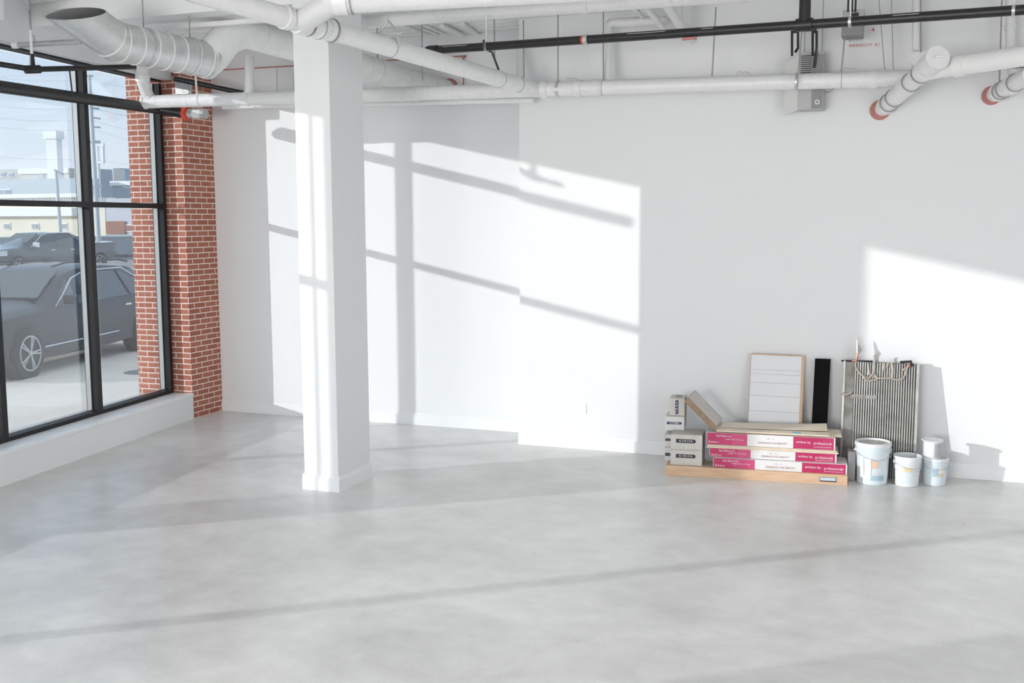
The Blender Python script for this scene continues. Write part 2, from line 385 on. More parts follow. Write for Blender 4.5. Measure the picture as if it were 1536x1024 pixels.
# ------------------------------------------------------------------ windows
MIDZ = 2.462
def window(num, bay, mull, thin, mid, nm):
    org = W((bay[0]+bay[1])/2, PF, ZS)
    root = bpy.data.objects.new('window_%d' % num, None); COL.objects.link(root); root.location = org; ORG[root.name] = org
    root['kind'] = 'structure'
    fr = MB(); d0, d1 = PF-.14, PF
    wbox(fr, bay[0], bay[1], d0, d1, ZS, ZS+.042); wbox(fr, bay[0], bay[1], d0, d1, ZH-.018, ZH)
    wbox(fr, bay[0], bay[0]+.03, d0, d1, ZS+.042, ZH-.018); wbox(fr, bay[1]-.05, bay[1], d0, d1, ZS+.042, ZH-.04)
    fr.build('frame', frame_m, root)
    edges = [bay[0]+.03]
    for s in mull:
        hw = .006 if s in thin else .036
        wbox(MB(), s-hw, s+hw, d0 if s not in thin else PF-.03, d1, ZS+.042, ZH-.04).build('mullion', frame_m, root); edges += [s-hw, s+hw]
        if s not in thin:
            # glazing beads either side
            for e in (-1, 1): wbox(MB(), s+e*(hw+.006)-.006, s+e*(hw+.006)+.006, PF-.125, PF-.075, ZS+.042, ZH-.04).build('glazing_bead', alu_m, root)
    edges.append(bay[1]-.05)
    wbox(MB(), bay[1]-.062, bay[1]-.05, PF-.125, PF-.075, ZS+.042, ZH-.04).build('glazing_bead', alu_m, root)
    for i in range(0, len(edges), 2):
        a, b_ = edges[i], edges[i+1]
        if mid: wbox(MB(), a, b_, d0, d1, MIDZ-.027, MIDZ+.027).build('transom', frame_m, root)
        wbox(MB(), a, b_, PF-.125, PF-.078, ZS+.042, ZS+.052).build('glazing_bead', alu_m, root)
        for z0, z1 in (((ZS+.045, MIDZ-.027), (MIDZ+.027, ZH-.04)) if mid else ((ZS+.045, ZH-.04),)):
            wbox(MB(), a, b_, PF-.104, PF-.098, z0, z1).build('pane', glass_m, root)
    return root
window(1, BAY1, [6.57, 8.20, 9.635], [6.57], True, '')  # thin bar is out of view, shaped to cast the narrow strip on the column
window(2, BAY2, [3.35], [], False, '')

# ------------------------------------------------------------------ column
colr = thing('square_column', 'tall square white column standing on the open floor', 'column', (-4.7, 7.98, 0))
cx0, cx1, cy0, cy1 = -4.878, -4.548, 7.703, 8.26
MB().box((cx0, cy0, 0), (cx1, cy1, CZ)).build('shaft', wall_m, colr)
bb = MB(); t_ = .016
base_prof(bb, (cx0-t_, cy0, 0), (1, 0, 0), (0, -1, 0), cx1-cx0+2*t_); base_prof(bb, (cx1, cy0, 0), (0, 1, 0), (1, 0, 0), cy1-cy0)
base_prof(bb, (cx0, cy0, 0), (0, 1, 0), (-1, 0, 0), cy1-cy0); base_prof(bb, (cx0-t_, cy1, 0), (1, 0, 0), (0, 1, 0), cx1-cx0+2*t_)
bb.build('baseboard', trim_m, colr)

# ------------------------------------------------------------------ ceiling beams
zb = aty(200, 27, 7.72).z
struct(MB().box((-8.3, 7.72, zb), (cx0-.002, 8.25, CZ+.03)), 'ceiling_beam', ceil_m)
p_ = -6.05; zb2 = (atw(0, 30, p_).z+atw(43, 40, p_).z)/2
struct(wbox(MB(), 1.0, 7.75, -6.50, p_, zb2, CZ+.03), 'ceiling_bulkhead', ceil_m)

# ------------------------------------------------------------------ silver spiral duct
def duct_run(root, pts, r, m, seam_m_, step=.28, name='duct_run', n=28):
    for i in range(len(pts)-1):
        a, b_ = Vector(pts[i]), Vector(pts[i+1])
    MB().tube(pts, r, n, True).build(name, m, root, smooth=40)
    d_acc = 0
    for i in range(len(pts)-1):
        a, b_ = Vector(pts[i]), Vector(pts[i+1]); L = (b_-a).length; k = max(1, int(L/step)); d = (b_-a).normalized()
        for j in range(1, k+1):
            p = a+d*(L*j/(k+.4))
            if (p-a).length < L-.03: collar('seam', p, d, r+.006, .009, seam_m_, root, n)
D0 = atz(66, -8, 3.98); D1 = atz(110, 20, 3.90); D2 = atz(172, 62, 3.74); D3 = atz(312, 90, 3.70); D4 = atz(352, 44, 3.99)
r1 = .158
sd = thing('air_duct', 'large silver spiral air duct with open mitred end, hung above the window', 'duct', D2)
DA = atz(95, 8, 3.93)
seg = (D2-DA).normalized()
tm = MB().tube([DA, D2, D3], r1, 32, cap=False)
# cut the open end at a slant: push the rim points along the axis by height
for j in range(32):
    v = tm.v[j]; rel = (v-DA); tm.v[j] = v + seg*((rel.z+.35*rel.dot(RT))*1.25+.12)
tm.build('duct_body', duct_m, sd, smooth=40)
tmi = MB().tube([DA+seg*.02, DA+seg*.45], r1-.008, 32, cap=True)
for j in range(32):
    v = tmi.v[j]; rel = (v-DA); tmi.v[j] = v + seg*((rel.z+.35*rel.dot(RT))*1.25+.12)
tmi.f.pop(-2)
tmi.build('duct_lining', grey_m, sd, smooth=40)
for a, b_, k in ((DA, D2, 3), (D2, D3, 6)):
    for j in range(k+1):
        p = a.lerp(b_, (j+.35)/(k+.7)); (collar('seam', p, b_-a, r1+.005, .010, pipe_m, sd, 32) if (p-DA).length > .42 else None)
collar('seam', D3, D3-D2, r1+.01, .03, duct_m, sd, 32)
# white duct behind, running to the back wall
wd = thing('spiral_duct', 'white sprayed spiral duct passing behind the column to the back wall', 'duct', (-5.3, 8.9, 3.7))
E0 = D4; E1 = aty(676, 138, YL+.03)
_a = (D3-D4).normalized(); _b = (E1-D4).normalized(); MB().tube([D3.lerp(D2, .04), D3+(D2-D3).normalized()*.02, D3.lerp(D4, .22), D4+_a*.10, D4+_b*.10, E0.lerp(E1, .35), E1], .115, 30, True, [.156, .156, .154, .146, .140, .125, .115]).build('duct_body', ductw_m, wd, smooth=40)
L = (E1-E0).length
for j in range(1, 15): collar('seam', E0.lerp(E1, (j+.5)/15.3), E1-E0, ((.140-.015*((j+.5)/15.3)/.35) if (j+.5)/15.3 < .35 else (.125-.010*((j+.5)/15.3-.35)/.65))+.004, .012, pipe_m, wd, 28)
collar('firestop', aty(673, 136, YL-.012), E1-E0, .128, .03, red_m, wd, 28)
for q in (.1, .62):
    p = E0.lerp(E1, q); MB().tube([p+Vector((0, 0, .12)), Vector((p.x, p.y, CZ+.02))], .006, 6).build('hanger', rod_m, wd)
    collar('strap', p, E1-E0, .121, .03, galv_m, wd, 28)
for q in (.3, .8):
    p = D2.lerp(D3, q); MB().tube([p+Vector((0, 0, .15)), Vector((p.x, p.y, CZ+.02))], .006, 6).build('hanger', rod_m, sd)
    collar('strap', p, D3-D2, r1+.004, .03, galv_m, sd, 28)

# ------------------------------------------------------------------ main horizontal drain pipe
def along(xpx, ypx, Y): return aty(xpx, ypx, Y)
YM = 9.68
mp_ = thing('drain_pipe', 'long white horizontal pipe crossing in front of the back wall below the ceiling', 'pipe', along(700, 145, YM))
pts = [along(215, 153, 9.50), along(440, 151, YM), along(640, 143, YM), along(860, 138, YM), along(1100, 125, YM), along(1372, 117, 9.72)]
rM = .068
for i in range(len(pts)-1): pass
MB().tube([pts[0], pts[-1]], rM, 22).build('pipe_run', pipe_m, mp_, smooth=50)
dm = (pts[-1]-pts[0]).normalized()
def on(xpx):                                           # point of the main pipe seen at pixel column x
    v = ray(xpx, 140); best = min((abs((768+F_PX*((pts[0].lerp(pts[-1], t/400)-CAM).dot(R2))/((pts[0].lerp(pts[-1], t/400)-CAM).dot(FW)))-xpx), t) for t in range(401))
    return pts[0].lerp(pts[-1], best[1]/400)
for xx, wd_, rr in ((217, .03, .076), (238, .012, .070), (283, .012, .070), (372, .06, .075), (402, .012, .07), (818, .06, .079), (868, .06, .079), (896, .07, .078), (1308, .07, .080), (1345, .03, .076)):
    collar('coupling', on(xx), dm, rr, wd_, pipe_m, mp_)
for xx in (905, 1262, 690): collar('seam', on(xx), dm, rM+.002, .006, seam_m, mp_)
for xx in (300, 447, 625, 690, 837, 1070, 1195, 1330):
    p = on(xx); collar('hanger_ring', p, dm, rM+.006, .025, galv_m if xx in (837, 1195) else pipe_m, mp_)
# smaller pipe just under and behind the main one
q0, q1 = aty(335, 160, 9.95), aty(800, 150, 9.85)
u = MB().tube([q0, q1], .026, 12).build('water_pipe', pipe_m, None, smooth=50); tag(u, 'thin white pipe running just beneath the long horizontal drain pipe', 'pipe')

# diagonal pipe joining the main one
dg_ = thing('drain_pipe', 'thick white diagonal pipe with a side branch, slanting down past the column top', 'pipe', atz(600, 78, 3.6))
j0 = on(805); j1 = atz(608, 78, 3.60); jd = (j1-j0).normalized()
j2 = j0+jd*((atz(386, -8, 3.60)-j0).length+.25)
MB().tube([j0, j2], .071, 22).build('pipe_run', pipe_m, dg_, smooth=50)
def diag_at(xpx):
    best = min((abs((768+F_PX*((j0.lerp(j2, t/600)-CAM).dot(R2))/((j0.lerp(j2, t/600)-CAM).dot(FW)))-xpx), t) for t in range(601)); return j0.lerp(j2, best[1]/600)
for xx, wd_, rr in ((428, .05, .082), (452, .1, .086), (480, .05, .083), (492, .05, .080), (772, .05, .077), (745, .012, .074)): collar('coupling', diag_at(xx), jd, rr, wd_, pipe_m, dg_)
for xx in (463, 478, 497, 586, 750, 777): collar('seam', diag_at(xx), jd, .0735 if xx > 500 else .0865, .007, seam_m, dg_)
# hanger on it
hp = diag_at(583)
hg = MB(); c0 = hp+Vector((0, 0, .02))
hg.tube([hp+Vector((-.09, 0, .0)), hp+Vector((-.085, 0, .1)), hp+Vector((0, 0, .2)), hp+Vector((.085, 0, .1)), hp+Vector((.09, 0, 0))], .009, 8)
hg.box((hp.x-.11, hp.y-.012, hp.z+.085), (hp.x+.12, hp.y+.012, hp.z+.1)); hg.tube([hp+Vector((0, 0, .2)), Vector((hp.x, hp.y, CZ+.02))], .007, 8)
hg.build('clevis_hanger', galv_m, dg_)
# branch pipe leaving it to the right, along the top of the view
bp0 = diag_at(452); bp1 = bp0+Vector((.36, .16, .10)); 
br_ = dg_
bq = atz(640, -5, 3.72); b_in = atz(500, 2, 3.70)
MB().tube([bp0, b_in, bq+(bq-b_in).normalized()*3.2], .08, 22).build('branch', pipe_m, br_, smooth=50)
collar('coupling', b_in+(bq-b_in).normalized()*.05, bq-b_in, .09, .09, pipe_m, br_)
collar('seam', b_in+(bq-b_in).normalized()*.12, bq-b_in, .0915, .006, seam_m, br_)

# upper white duct-like pipe crossing above
def pipe_thing(label, path, r, m, name='water_pipe', couplings=(), cat='pipe', group=None, cm_=None, n=18):
    root = thing(name, label, cat, Vector(path[0]), group)
    MB().tube(path, r, n).build('pipe_run', m, root, smooth=50)
    L_ = [(Vector(path[i+1])-Vector(path[i])) for i in range(len(path)-1)]
    tot = sum(v.length for v in L_)
    for t in couplings:
        d = t*tot
        for i, v in enumerate(L_):
            if d <= v.length: collar('coupling', Vector(path[i])+v.normalized()*d, v, r*1.14, r*1.1, cm_ or m, root); break
            d -= v.length
    return root
up0, up1 = atz(520, 35, 4.08), atz(1060, -4, 4.02)
pipe_thing('white pipe crossing under the ceiling deck above the black pipe', [up0, up0.lerp(up1, .5), up1+(up1-up0)*.2], .055, pipe_m, couplings=(.05, .58, .9))
# conduits fanned on the deck
cg = 'conduits under the deck left of the riser'
for i, (a, b_, rr) in enumerate((((602, 35), (690, 70), .010), (((614, 35)), (706, 70), .010), ((632, 35), (716, 70), .012), ((662, 38), (733, 68), .028), ((694, 36), (738, 60), .024), ((742, 55), (772, 75), .014))):
    lab = ['thin white conduit on the deck, leftmost of the slanting conduits', 'thin white conduit on the deck, second from left of the slanting conduits', 'thin white conduit on the deck, third from left of the slanting conduits',
           'fat white pipe slanting down the deck, left of the fat pair', 'fat white pipe slanting down the deck, right of the fat pair', 'short white conduit stub right of the pair of fat slanting pipes'][i]
    A_, B_ = atz(*a, 4.25-rr), atz(*b_, 4.25-rr)
    B_.y = min(B_.y, 10.5) if B_.x < XJ else B_.y
    c_ = MB().tube([A_, B_], rr, 12).build('conduit', pipe_m, None, smooth=50); tag(c_, lab, 'pipe', cg)
# pipes in the top right corner of the deck going into the wall
for i, (a, b_, rr) in enumerate((((990, -6), (1036, 60), .04), ((962, 2), (1006, 55), .028), ((944, 4), (968, 30), .022))):
    lab = ['fat white pipe slanting down to the black pipe beside the red mark', 'white pipe slanting parallel, just left of the fat slanting one', 'short thin white pipe slanting above the elbowed riser'][i]
    A_ = atz(*a, 4.12); B_ = aty(*b_, YR-.06)
    c_ = MB().tube([A_, B_], rr, 14).build('drain_pipe', pipe_m, None, smooth=50); tag(c_, lab, 'pipe')
pipe_thing('white elbowed riser with a short arm, standing on the long pipe', [aty(1000, 30, 9.82), aty(925, 34, 9.82)]+bend(aty(925, 34, 9.82), aty(911, 34, 9.82), aty(911, 60, 9.82), .06)+[aty(911, 60, 9.82), aty(911, 128, 9.72)], .038, pipe_m, 'riser_pipe', (.28, .55))
pipe_thing('short white vertical pipe hanging at the top beside the fat slanting pipe', [aty(1027, -6, 9.8), aty(1027, 44, 9.8)], .03, pipe_m, 'riser_pipe', (.9,))
pipe_thing('white riser rising from the long pipe right of the hooked cable', [aty(780, 72, 9.9), aty(780, 134, 9.7)], .034, pipe_m, 'riser_pipe', ())
pipe_thing('wide white riser between silver duct and column', [aty(374, 84, 9.55), aty(374, 148, 9.55)], .05, pipe_m, 'riser_pipe', (.2, .9))
pipe_thing('white riser at the left end of the long pipe, below the silver duct', [aty(214, 60, 9.3), aty(214, 120, 9.34), aty(221, 142, 9.5), aty(227, 150, 9.5)], .066, pipe_m, 'riser_pipe', (.55,))
pipe_thing('ribbed white flexible duct behind the silver duct', [aty(228, 20, 9.8), aty(233, 75, 9.8)], .07, ductw_m, 'flexible_duct', tuple(i/12+.03 for i in range(12)), 'duct')
pipe_thing('white riser above the slanting cleanout pipe', [aty(1374, -8, 9.85), aty(1374, 76, 9.85)], .033, pipe_m, 'riser_pipe', (.3,))
pipe_thing('white wrapped riser near the right edge of the view', [aty(1515, -8, 9.85), aty(1516, 100, 9.85), aty(1526, 126, 9.8)], .038, pipe_m, 'riser_pipe', (.35, .6))

# ------------------------------------------------------------------ cleanout pipe from the back wall, with arm to the right
cl = thing('cleanout_pipe', 'fat white pipe slanting from the back wall, with capped end and arm', 'pipe', aty(1326, 162, YR))
K0 = aty(1324, 163, YR+.02); K2 = aty(1405, 88, 9.0)
K2 = K0+(K2-K0)*1.0
kd = (K2-K0).normalized()
MB().tube([K0, K2], .072, 24).build('pipe_run', pipe2_m, cl, smooth=50)
for t, wd_, rr in ((.08, .05, .080), (.28, .03, .0755), (.5, .14, .080), (.78, .06, .083), (.93, .15, .088)): collar('coupling', K0.lerp(K2, t), kd, rr, wd_, pipe2_m, cl, 24)
for t in (.13, .24, .56, .73, .86): collar('seam', K0.lerp(K2, t), kd, .0835, .006, seam_m, cl, 24)
collar('firestop', K0-Vector((.02, .026, .012)), (0, 1, 0), .088, .012, red_m, cl, 24)
collar('end_cap', K2+kd*.01, kd, .093, .03, pipe_m, cl, 24)
MB().lbox(K2+kd*.026, RT, kd, -.028, .028, 0, .02, -.006, .006).build('cap_lug', pipe_m, cl)
arm = cl
A0 = K0.lerp(K2, .78); A1 = plane(1536, 84, (0, 1, 0), 8.9); A1 = A0+(A1-A0)*2.2
MB().tube([A0, A1], .076, 24).build('arm', pipe2_m, arm, smooth=50)
collar('coupling', plane(1474, 92, (A1-A0), (A1-A0).dot(A0.lerp(A1, .2))) if 0 else A0.lerp(A1, .175), A1-A0, .087, .085, pipe2_m, arm, 24)
cl2 = thing('cleanout_pipe', 'second fat white pipe leaving the back wall at the right edge of the view', 'pipe', aty(1492, 142, YR))
C0 = aty(1491, 142, YR+.02); C1 = aty(1548, 110, 9.1)
MB().tube([C0, C1], .066, 24).build('pipe_run', pipe2_m, cl2, smooth=50)
for t, wd_, rr in ((.12, .04, .074), (.45, .1, .074)): collar('coupling', C0.lerp(C1, t), C1-C0, rr, wd_, pipe2_m, cl2, 24)
for t in (.2, .3, .6): collar('seam', C0.lerp(C1, t), C1-C0, .0765, .005, seam_m, cl2, 24)
collar('firestop', C0-Vector((.02, .026, .008)), (0, 1, 0), .080, .012, red_m, cl2, 24)
g0, g1 = aty(1400, 104, 9.3), aty(1545, 98, 9.3)
u = MB().box((g0.x, 9.28, g0.z-.02), (g1.x+1, 9.34, g0.z+.03)).build('strut_channel', grey_m); tag(u, 'dark grey strut channel just below the pipe at the right edge of the view', 'strut')
cw = MB().tube([aty(1340, 66, 9.9), aty(1378, 82, 9.75), aty(1378, 100, 9.68)], .045, 18).build('end_cap', pipe_m, None, smooth=50) if 0 else None
cpz = thing('pipe_cleanout', 'round white cleanout plug behind the slanting capped pipe', 'pipe', aty(1379, 92, 9.8))
MB().tube([aty(1379, 90, 9.55), aty(1379, 96, 9.80)], .062, 24).build('plug', pipe_m, cpz, smooth=50)

# ------------------------------------------------------------------ black sprinkler main
sp_ = thing('sprinkler_pipe', 'long black sprinkler pipe running under the ceiling from column to right edge', 'pipe', aty(1100, 48, 8.4))
G0 = aty(640, 76, 8.6); G1 = aty(1560, 13, 8.1)
gd = (G1-G0).normalized(); MB().tube([G0, G1+gd*3], .035, 18).build('pipe_run', black_m, sp_, smooth=50)
def gat(xpx):
    E_ = G1+gd; best = min((abs((768+F_PX*((G0.lerp(E_, t/500)-CAM).dot(R2))/((G0.lerp(E_, t/500)-CAM).dot(FW)))-xpx), t) for t in range(501)); return G0.lerp(E_, best[1]/500)
collar('coupling', gat(650), gd, .042, .09, black_m, sp_)
collar('coupling', gat(878), gd, .0385, .045, redb_m, sp_); collar('coupling', gat(879), gd, .0405, .034, galv_m, sp_)
collar('coupling', gat(1208), gd, .048, .12, black_m, sp_)
tp = gat(1208); MB().tube([tp, tp+Vector((0, 0, .75))], .042, 18).build('branch', black_m, sp_, smooth=50)
for xx in (730, 1275, 1520):
    p = gat(xx); collar('hanger_ring', p, gd, .040, .02, galv_m, sp_); MB().tube([p+Z3*.03, Vector((p.x, p.y, CZ+.02))], .005, 6).build('hanger', pipe_m, sp_)
p = gat(1033)-Z3*.04; MB().lbox(p, gd, Vector((0, 1, 0)), -.05, .06, -.02, .02, -.012, .004).build('red_tape', red_m, sp_)
# labels painted along the pipe
for a, b_ in ((940, 996), (1051, 1068), (1336, 1376), (664, 700)):
    p, q = gat(a), gat(b_); off = -FW*.034+Z3*.012
    MB().lbox(p+off, (q-p).normalized(), FW, 0, (q-p).length, 0, .003, -.003, .003).build('pipe_label', label_m, sp_)

# ------------------------------------------------------------------ black sprinkler pipe along the window
BP = -6.56
bw = thing('sprinkler_pipe', 'thick black pipe crossing the window high up, ending in a red coupling', 'pipe', atw(150, 150, BP))
H0, Hm, H1 = atw(0, 130, BP), atw(236, 163.5, BP), aty(276, 170, 9.97); hd = (H1-Hm).normalized(); h0 = (Hm-H0).normalized()
MB().tube([H0-h0*1.0, Hm, H1], .056, 20).build('pipe_run', black_m, bw, smooth=50)
hd = Vector((1, .0, -.06)).normalized(); collar('coupling', H1+hd*.03, hd, .072, .05, redb_m, bw); collar('coupling', H1+hd*.02, hd, .06, .10, redb_m, bw)
MB().tube([H1+hd*.05, H1+hd*.13], .055, 16).build('pipe_stub', galv_m, bw, smooth=50)
MB().tube([H1+hd*.13, H1+hd*.25], .05, 16).build('pipe_end', pipe_m, bw, smooth=50)
collar('end_cap', H1+hd*.27, hd, .055, .05, lgrey_m, bw)
# thinner black branch with tee and drop
bt = thing('sprinkler_pipe', 'thin black sprinkler branch with a tee, above the thick pipe at the window', 'pipe', atz(49, 103, 3.62))
T0, T1, T2 = atw(-40, 90, -6.45), atz(49, 104, 3.60), atz(203, 100, 3.72)
MB().tube([T0, T1], .024, 12).build('branch', black_m, bt, smooth=50); MB().tube([T1, T2], .024, 12).build('branch', black_m, bt, smooth=50)
collar('tee', T1, T2-T1, .036, .13, black_m, bt)
MB().tube([T1, T1+Z3*.13], .022, 12, radii=[.026, .018]).build('drop', black_m, bt, smooth=50); MB().tube([T1+Z3*.12, T1+Z3*.33], .013, 10).build('drop_pipe', pipe_m, bt, smooth=50)
MB().tube([T1+Z3*.33, T1+Z3*.5], .006, 6).build('rod', rod_m, bt)
qh = T1.lerp(T2, .34); MB().tube([qh, qh+Vector((.02, 0, -.22))], .007, 8).build('brace', black_m, bt)
gp = thing('conduit', 'short grey galvanised pipe with a white end hung near the ceiling over the window', 'pipe', atz(60, 66, 3.82))
g0, g1 = atz(24, 68, 3.82), atz(122, 62, 3.82)
MB().tube([g0, g1], .024, 12).build('pipe_run', galv_m, gp, smooth=50); collar('coupling', g0, g1-g0, .028, .06, pipe_m, gp)
gm = g0.lerp(g1, .25); MB().tube([gm+Vector((-.03, 0, .0)), gm+Vector((-.03, 0, .06)), gm+Vector((0, 0, .09)), gm+Vector((.03, 0, .06)), gm+Vector((.03, 0, 0))], .004, 6).build('hanger', galv_m, gp)
MB().tube([gm+Z3*.09, Vector((gm.x, gm.y, zb if gm.y > 7.72 else CZ))], .004, 6).build('rod', rod_m, gp)
# sloping black pipe near the pier
p0_, p1_ = aty(262, 118, 9.9), aty(367, 140, 10.2)
u = MB().tube([p0_, p1_], .028, 12).build('sprinkler_pipe', black_m, None, smooth=50); tag(u, 'short dark pipe sloping down in front of the brick pier top', 'pipe')
# louvre on the pier
lv = thing('vent_grille', 'small grey louvred vent high on the brick pier', 'vent', aty(274, 150, 10.03))
v0, v1 = aty(265, 152, 10.04), aty(285, 120, 10.04)
MB().box((v0.x-.01, 10.03, v0.z), (v1.x+.01, 10.053, v1.z)).build('frame', lgrey_m, lv)
for i in range(12):
    zz = v0.z+.03+(v1.z-v0.z-.05)*i/11; MB().box((v0.x+.01, 10.018, zz), (v1.x-.01, 10.032, zz+.008)).build('slat', galv_m, lv)

# ------------------------------------------------------------------ strut, brackets, hooks by the column
s0, s1 = aty(225, 34, 8.0), aty(446, 20, 8.0)
z_ = zb-.05
u = MB().box((-6.6, 7.95, zb-.075), (cx0-.003, 8.0, zb-.035)).build('strut_channel', pipe_m); tag(u, 'white strut channel under the big ceiling beam left of the column', 'strut')
hk = thing('hanger_arm', 'white angled hanger arm hooked under the beam left of the column', 'hanger', aty(363, 12, 7.6))
a_, b_, c_ = aty(363, -12, 7.6), aty(363, 12, 7.6), aty(401, 27, 7.9)
MB().tube([a_, b_], .01, 8).build('rod', pipe_m, hk); MB().tube([b_, c_], .012, 8).build('arm', pipe_m, hk); MB().box((b_.x-.025, b_.y-.02, b_.z-.03), (b_.x+.025, b_.y+.02, b_.z+.04)).build('clamp', pipe_m, hk)
MB().box((c_.x-.012, c_.y-.02, c_.z-.02), (c_.x+.012, c_.y+.02, c_.z+.06)).build('bracket', pipe_m, hk)
gs = thing('steel_gusset', 'small dark edged steel plate behind the column top', 'bracket', aty(535, 20, 8.3))
a1, a2, a3 = aty(505, 12, 8.32), aty(543, 10, 8.32), aty(534, 31, 8.32)
MB().add([a1, a2, a3, a1+Vector((0, .01, 0)), a2+Vector((0, .01, 0)), a3+Vector((0, .01, 0))], [(0, 1, 2), (5, 4, 3), (0, 3, 4, 1), (1, 4, 5, 2), (2, 5, 3, 0)]).build('plate', grey_m, gs)
MB().tube([a2, aty(540, 20, 8.32), a3], .012, 8).build('cable', wire_m, gs)

# hooked cable hanging from black pipe to the diagonal pipe
pc = gat(728); hc = MB().tube([pc+Vector((0, -.03, .05)), pc+Vector((.0, -.045, -.02)), aty(738, 78, 9.0), aty(748, 105, 9.2), aty(749, 112, 9.25), aty(745, 128, 9.3)], .010, 8)
u = hc.build('hook_cable', wire_m, None, smooth=50); tag(u, 'dark hooked cable hanging from the black pipe to the diagonal pipe', 'cable')

# ------------------------------------------------------------------ threaded rods
rods = [(632, -5, 634, 120, 9.5, 'thin rod rising just right of the column, beside the diagonal pipe'), (741, -5, 742, 92, 9.6, 'thin rod behind the hooked cable'), (785, 30, 786, 128, 9.66, 'dark threaded rod beside the short riser'),
        (837, -5, 837, 128, 9.66, 'threaded rod ending at the galvanised clamp on the long pipe'), (905, -5, 905, 122, 9.66, 'dark rod standing just left of the elbowed riser'), (1074, 11, 1068, 116, 9.66, 'slightly tilted dark rod above the middle of the long pipe'),
        (1267, 56, 1262, 108, 9.66, 'tilted rod below the smaller grey box'), (1318, -5, 1327, 104, 9.7, 'left of the two fine wires beside the red marks'), (1337, -5, 1340, 104, 9.7, 'right of the two fine wires beside the red marks'),
        (1381, -5, 1381, 80, 9.7, 'dark rod close beside the riser above the slanting pipe'), (1503, -5, 1499, 125, 9.7, 'thin rod near the wrapped riser at the right edge'), (1207, -12, 1196, 130, 9.55, 'thin strut in front of the hung heater'),
        (251, 22, 252, 68, 8.9, 'thin rod above the silver duct'), (268, 32, 270, 60, 8.9, 'thicker white rod above the silver duct'), (415, 100, 416, 140, 9.68, 'faint rod left of the column over the long pipe'), (441, 104, 441, 142, 9.68, 'faint rod closest to the left side of the column'), (293, 108, 296, 150, 9.55, 'white rod in front of the brick pier')]
for i, (xa, ya, xb, yb, Yv, lab) in enumerate(rods):
    fine = 'wire' in lab or 'faint' in lab
    white = 'white' in lab
    ob = MB().tube([aty(xa, ya, Yv), aty(xb, yb, Yv)], .0035 if fine else (.011 if white else .0065), 8).build('threaded_rod', pipe_m if white else rod_m, None, smooth=50)
    tag(ob, lab, 'rod', 'rods hanging from the ceiling')
# red coated cable on the back wall
rp = thing('sprinkler_line', 'thin reddish pipe high on the back wall behind the column', 'pipe', aty(560, 102, YL-.03))
MB().tube([aty(330, 105, YL-.03), aty(700, 84, YL-.03)], .007, 8).build('pipe_run', red_m, rp, smooth=50)
MB().tube([aty(695, 85, YL-.04), aty(695, 130, YL-.04)], .007, 8).build('drop', red_m, rp, smooth=50)
collar('tee', aty(695, 85, YL-.04), (1, 0, 0), .014, .035, red_m, rp)

# ------------------------------------------------------------------ hung heater units
YH = 9.81
hu = thing('unit_heater', 'grey louvred heater hung on black brackets behind the long pipe', 'heater', aty(1212, 165, YH))
ha, hb = aty(1196, 165, YH), aty(1236, 77, YH)
MB().box((ha.x, YH, ha.z), (hb.x, YH+.20, hb.z)).build('housing', lgrey_m, hu, bevel=.006)
lo, hi = aty(1201, 110, YH), aty(1218, 84, YH)
MB().box((hi.x+.005, YH-.004, ha.z+.005), (hb.x-.004, YH, hb.z-.02)).build('side_panel', grey_m, hu)
for i in range(9):
    zz = lo.z+(hi.z-lo.z)*i/8; MB().box((lo.x, YH-.008, zz), (hi.x, YH, zz+.007)).build('louver', ink_m, hu)
fl, fr_ = aty(1174, 145, YH), aty(1196, 80, YH)
MB().add([Vector((ha.x, YH+.01, ha.z)), Vector((ha.x, YH+.01, hb.z-.02)), Vector((fl.x, YH+.12, hb.z-.07)), Vector((fl.x, YH+.12, ha.z-.03)), Vector((ha.x, YH+.03, ha.z)), Vector((ha.x, YH+.03, hb.z-.02)), Vector((fl.x, YH+.14, hb.z-.07)), Vector((fl.x, YH+.14, ha.z-.03))],
         [(0, 1, 2, 3), (7, 6, 5, 4), (0, 4, 5, 1), (1, 5, 6, 2), (2, 6, 7, 3), (3, 7, 4, 0)]).build('open_panel', label_m, hu)
c_ = aty(1226, 153, YH); MB().tube([c_+Vector((0, -.012, 0)), c_], .021, 20).build('gauge', label_m, hu, smooth=40); MB().tube([c_+Vector((0, -.016, 0)), c_+Vector((0, -.012, 0))], .012, 16).build('gauge_dial', grey_m, hu)
for xa, xb in ((1188, 1197), (1219, 1225)):
    a_ = aty(xa, 48, YH-.05); b2 = aty(xa, 84, YH-.05); c2 = aty(xb, 48, YH-.05); d2 = aty(xb, 72, YH-.05); e2 = aty(xb-4, 78 if xa == 1188 else 102, YH-.02)
    MB().tube([b2, a_, c2, d2, e2], .011, 8).build('bracket', black_m, hu)
a_, b2 = aty(1188, 46, YH-.05), aty(1225, 45, YH-.05); MB().tube([a_, b2], .012, 8).build('bracket', black_m, hu)
for xx in (ha.x+.03, hb.x-.03): MB().tube([Vector((xx, YH+.15, hb.z-.02)), Vector((xx, YH+.15, CZ+.02))], .004, 6).build('hanger_rod', rod_m, hu)
MB().tube([Vector((hb.x, YH+.05, ha.z+.14)), Vector((hb.x+.05, YH+.05, ha.z+.15)), Vector((hb.x+.12, YH+.05, ha.z+.20))], .005, 8).build('cable', rod_m, hu)
YH2 = 9.6
h2 = thing('unit_heater', 'smaller grey box hung above the black pipe near the red wall marks', 'heater', aty(1280, 55, YH2))
ha, hb = aty(1263, 55, YH2), aty(1296, 13, YH2); hm = aty(1280, 36, YH2)
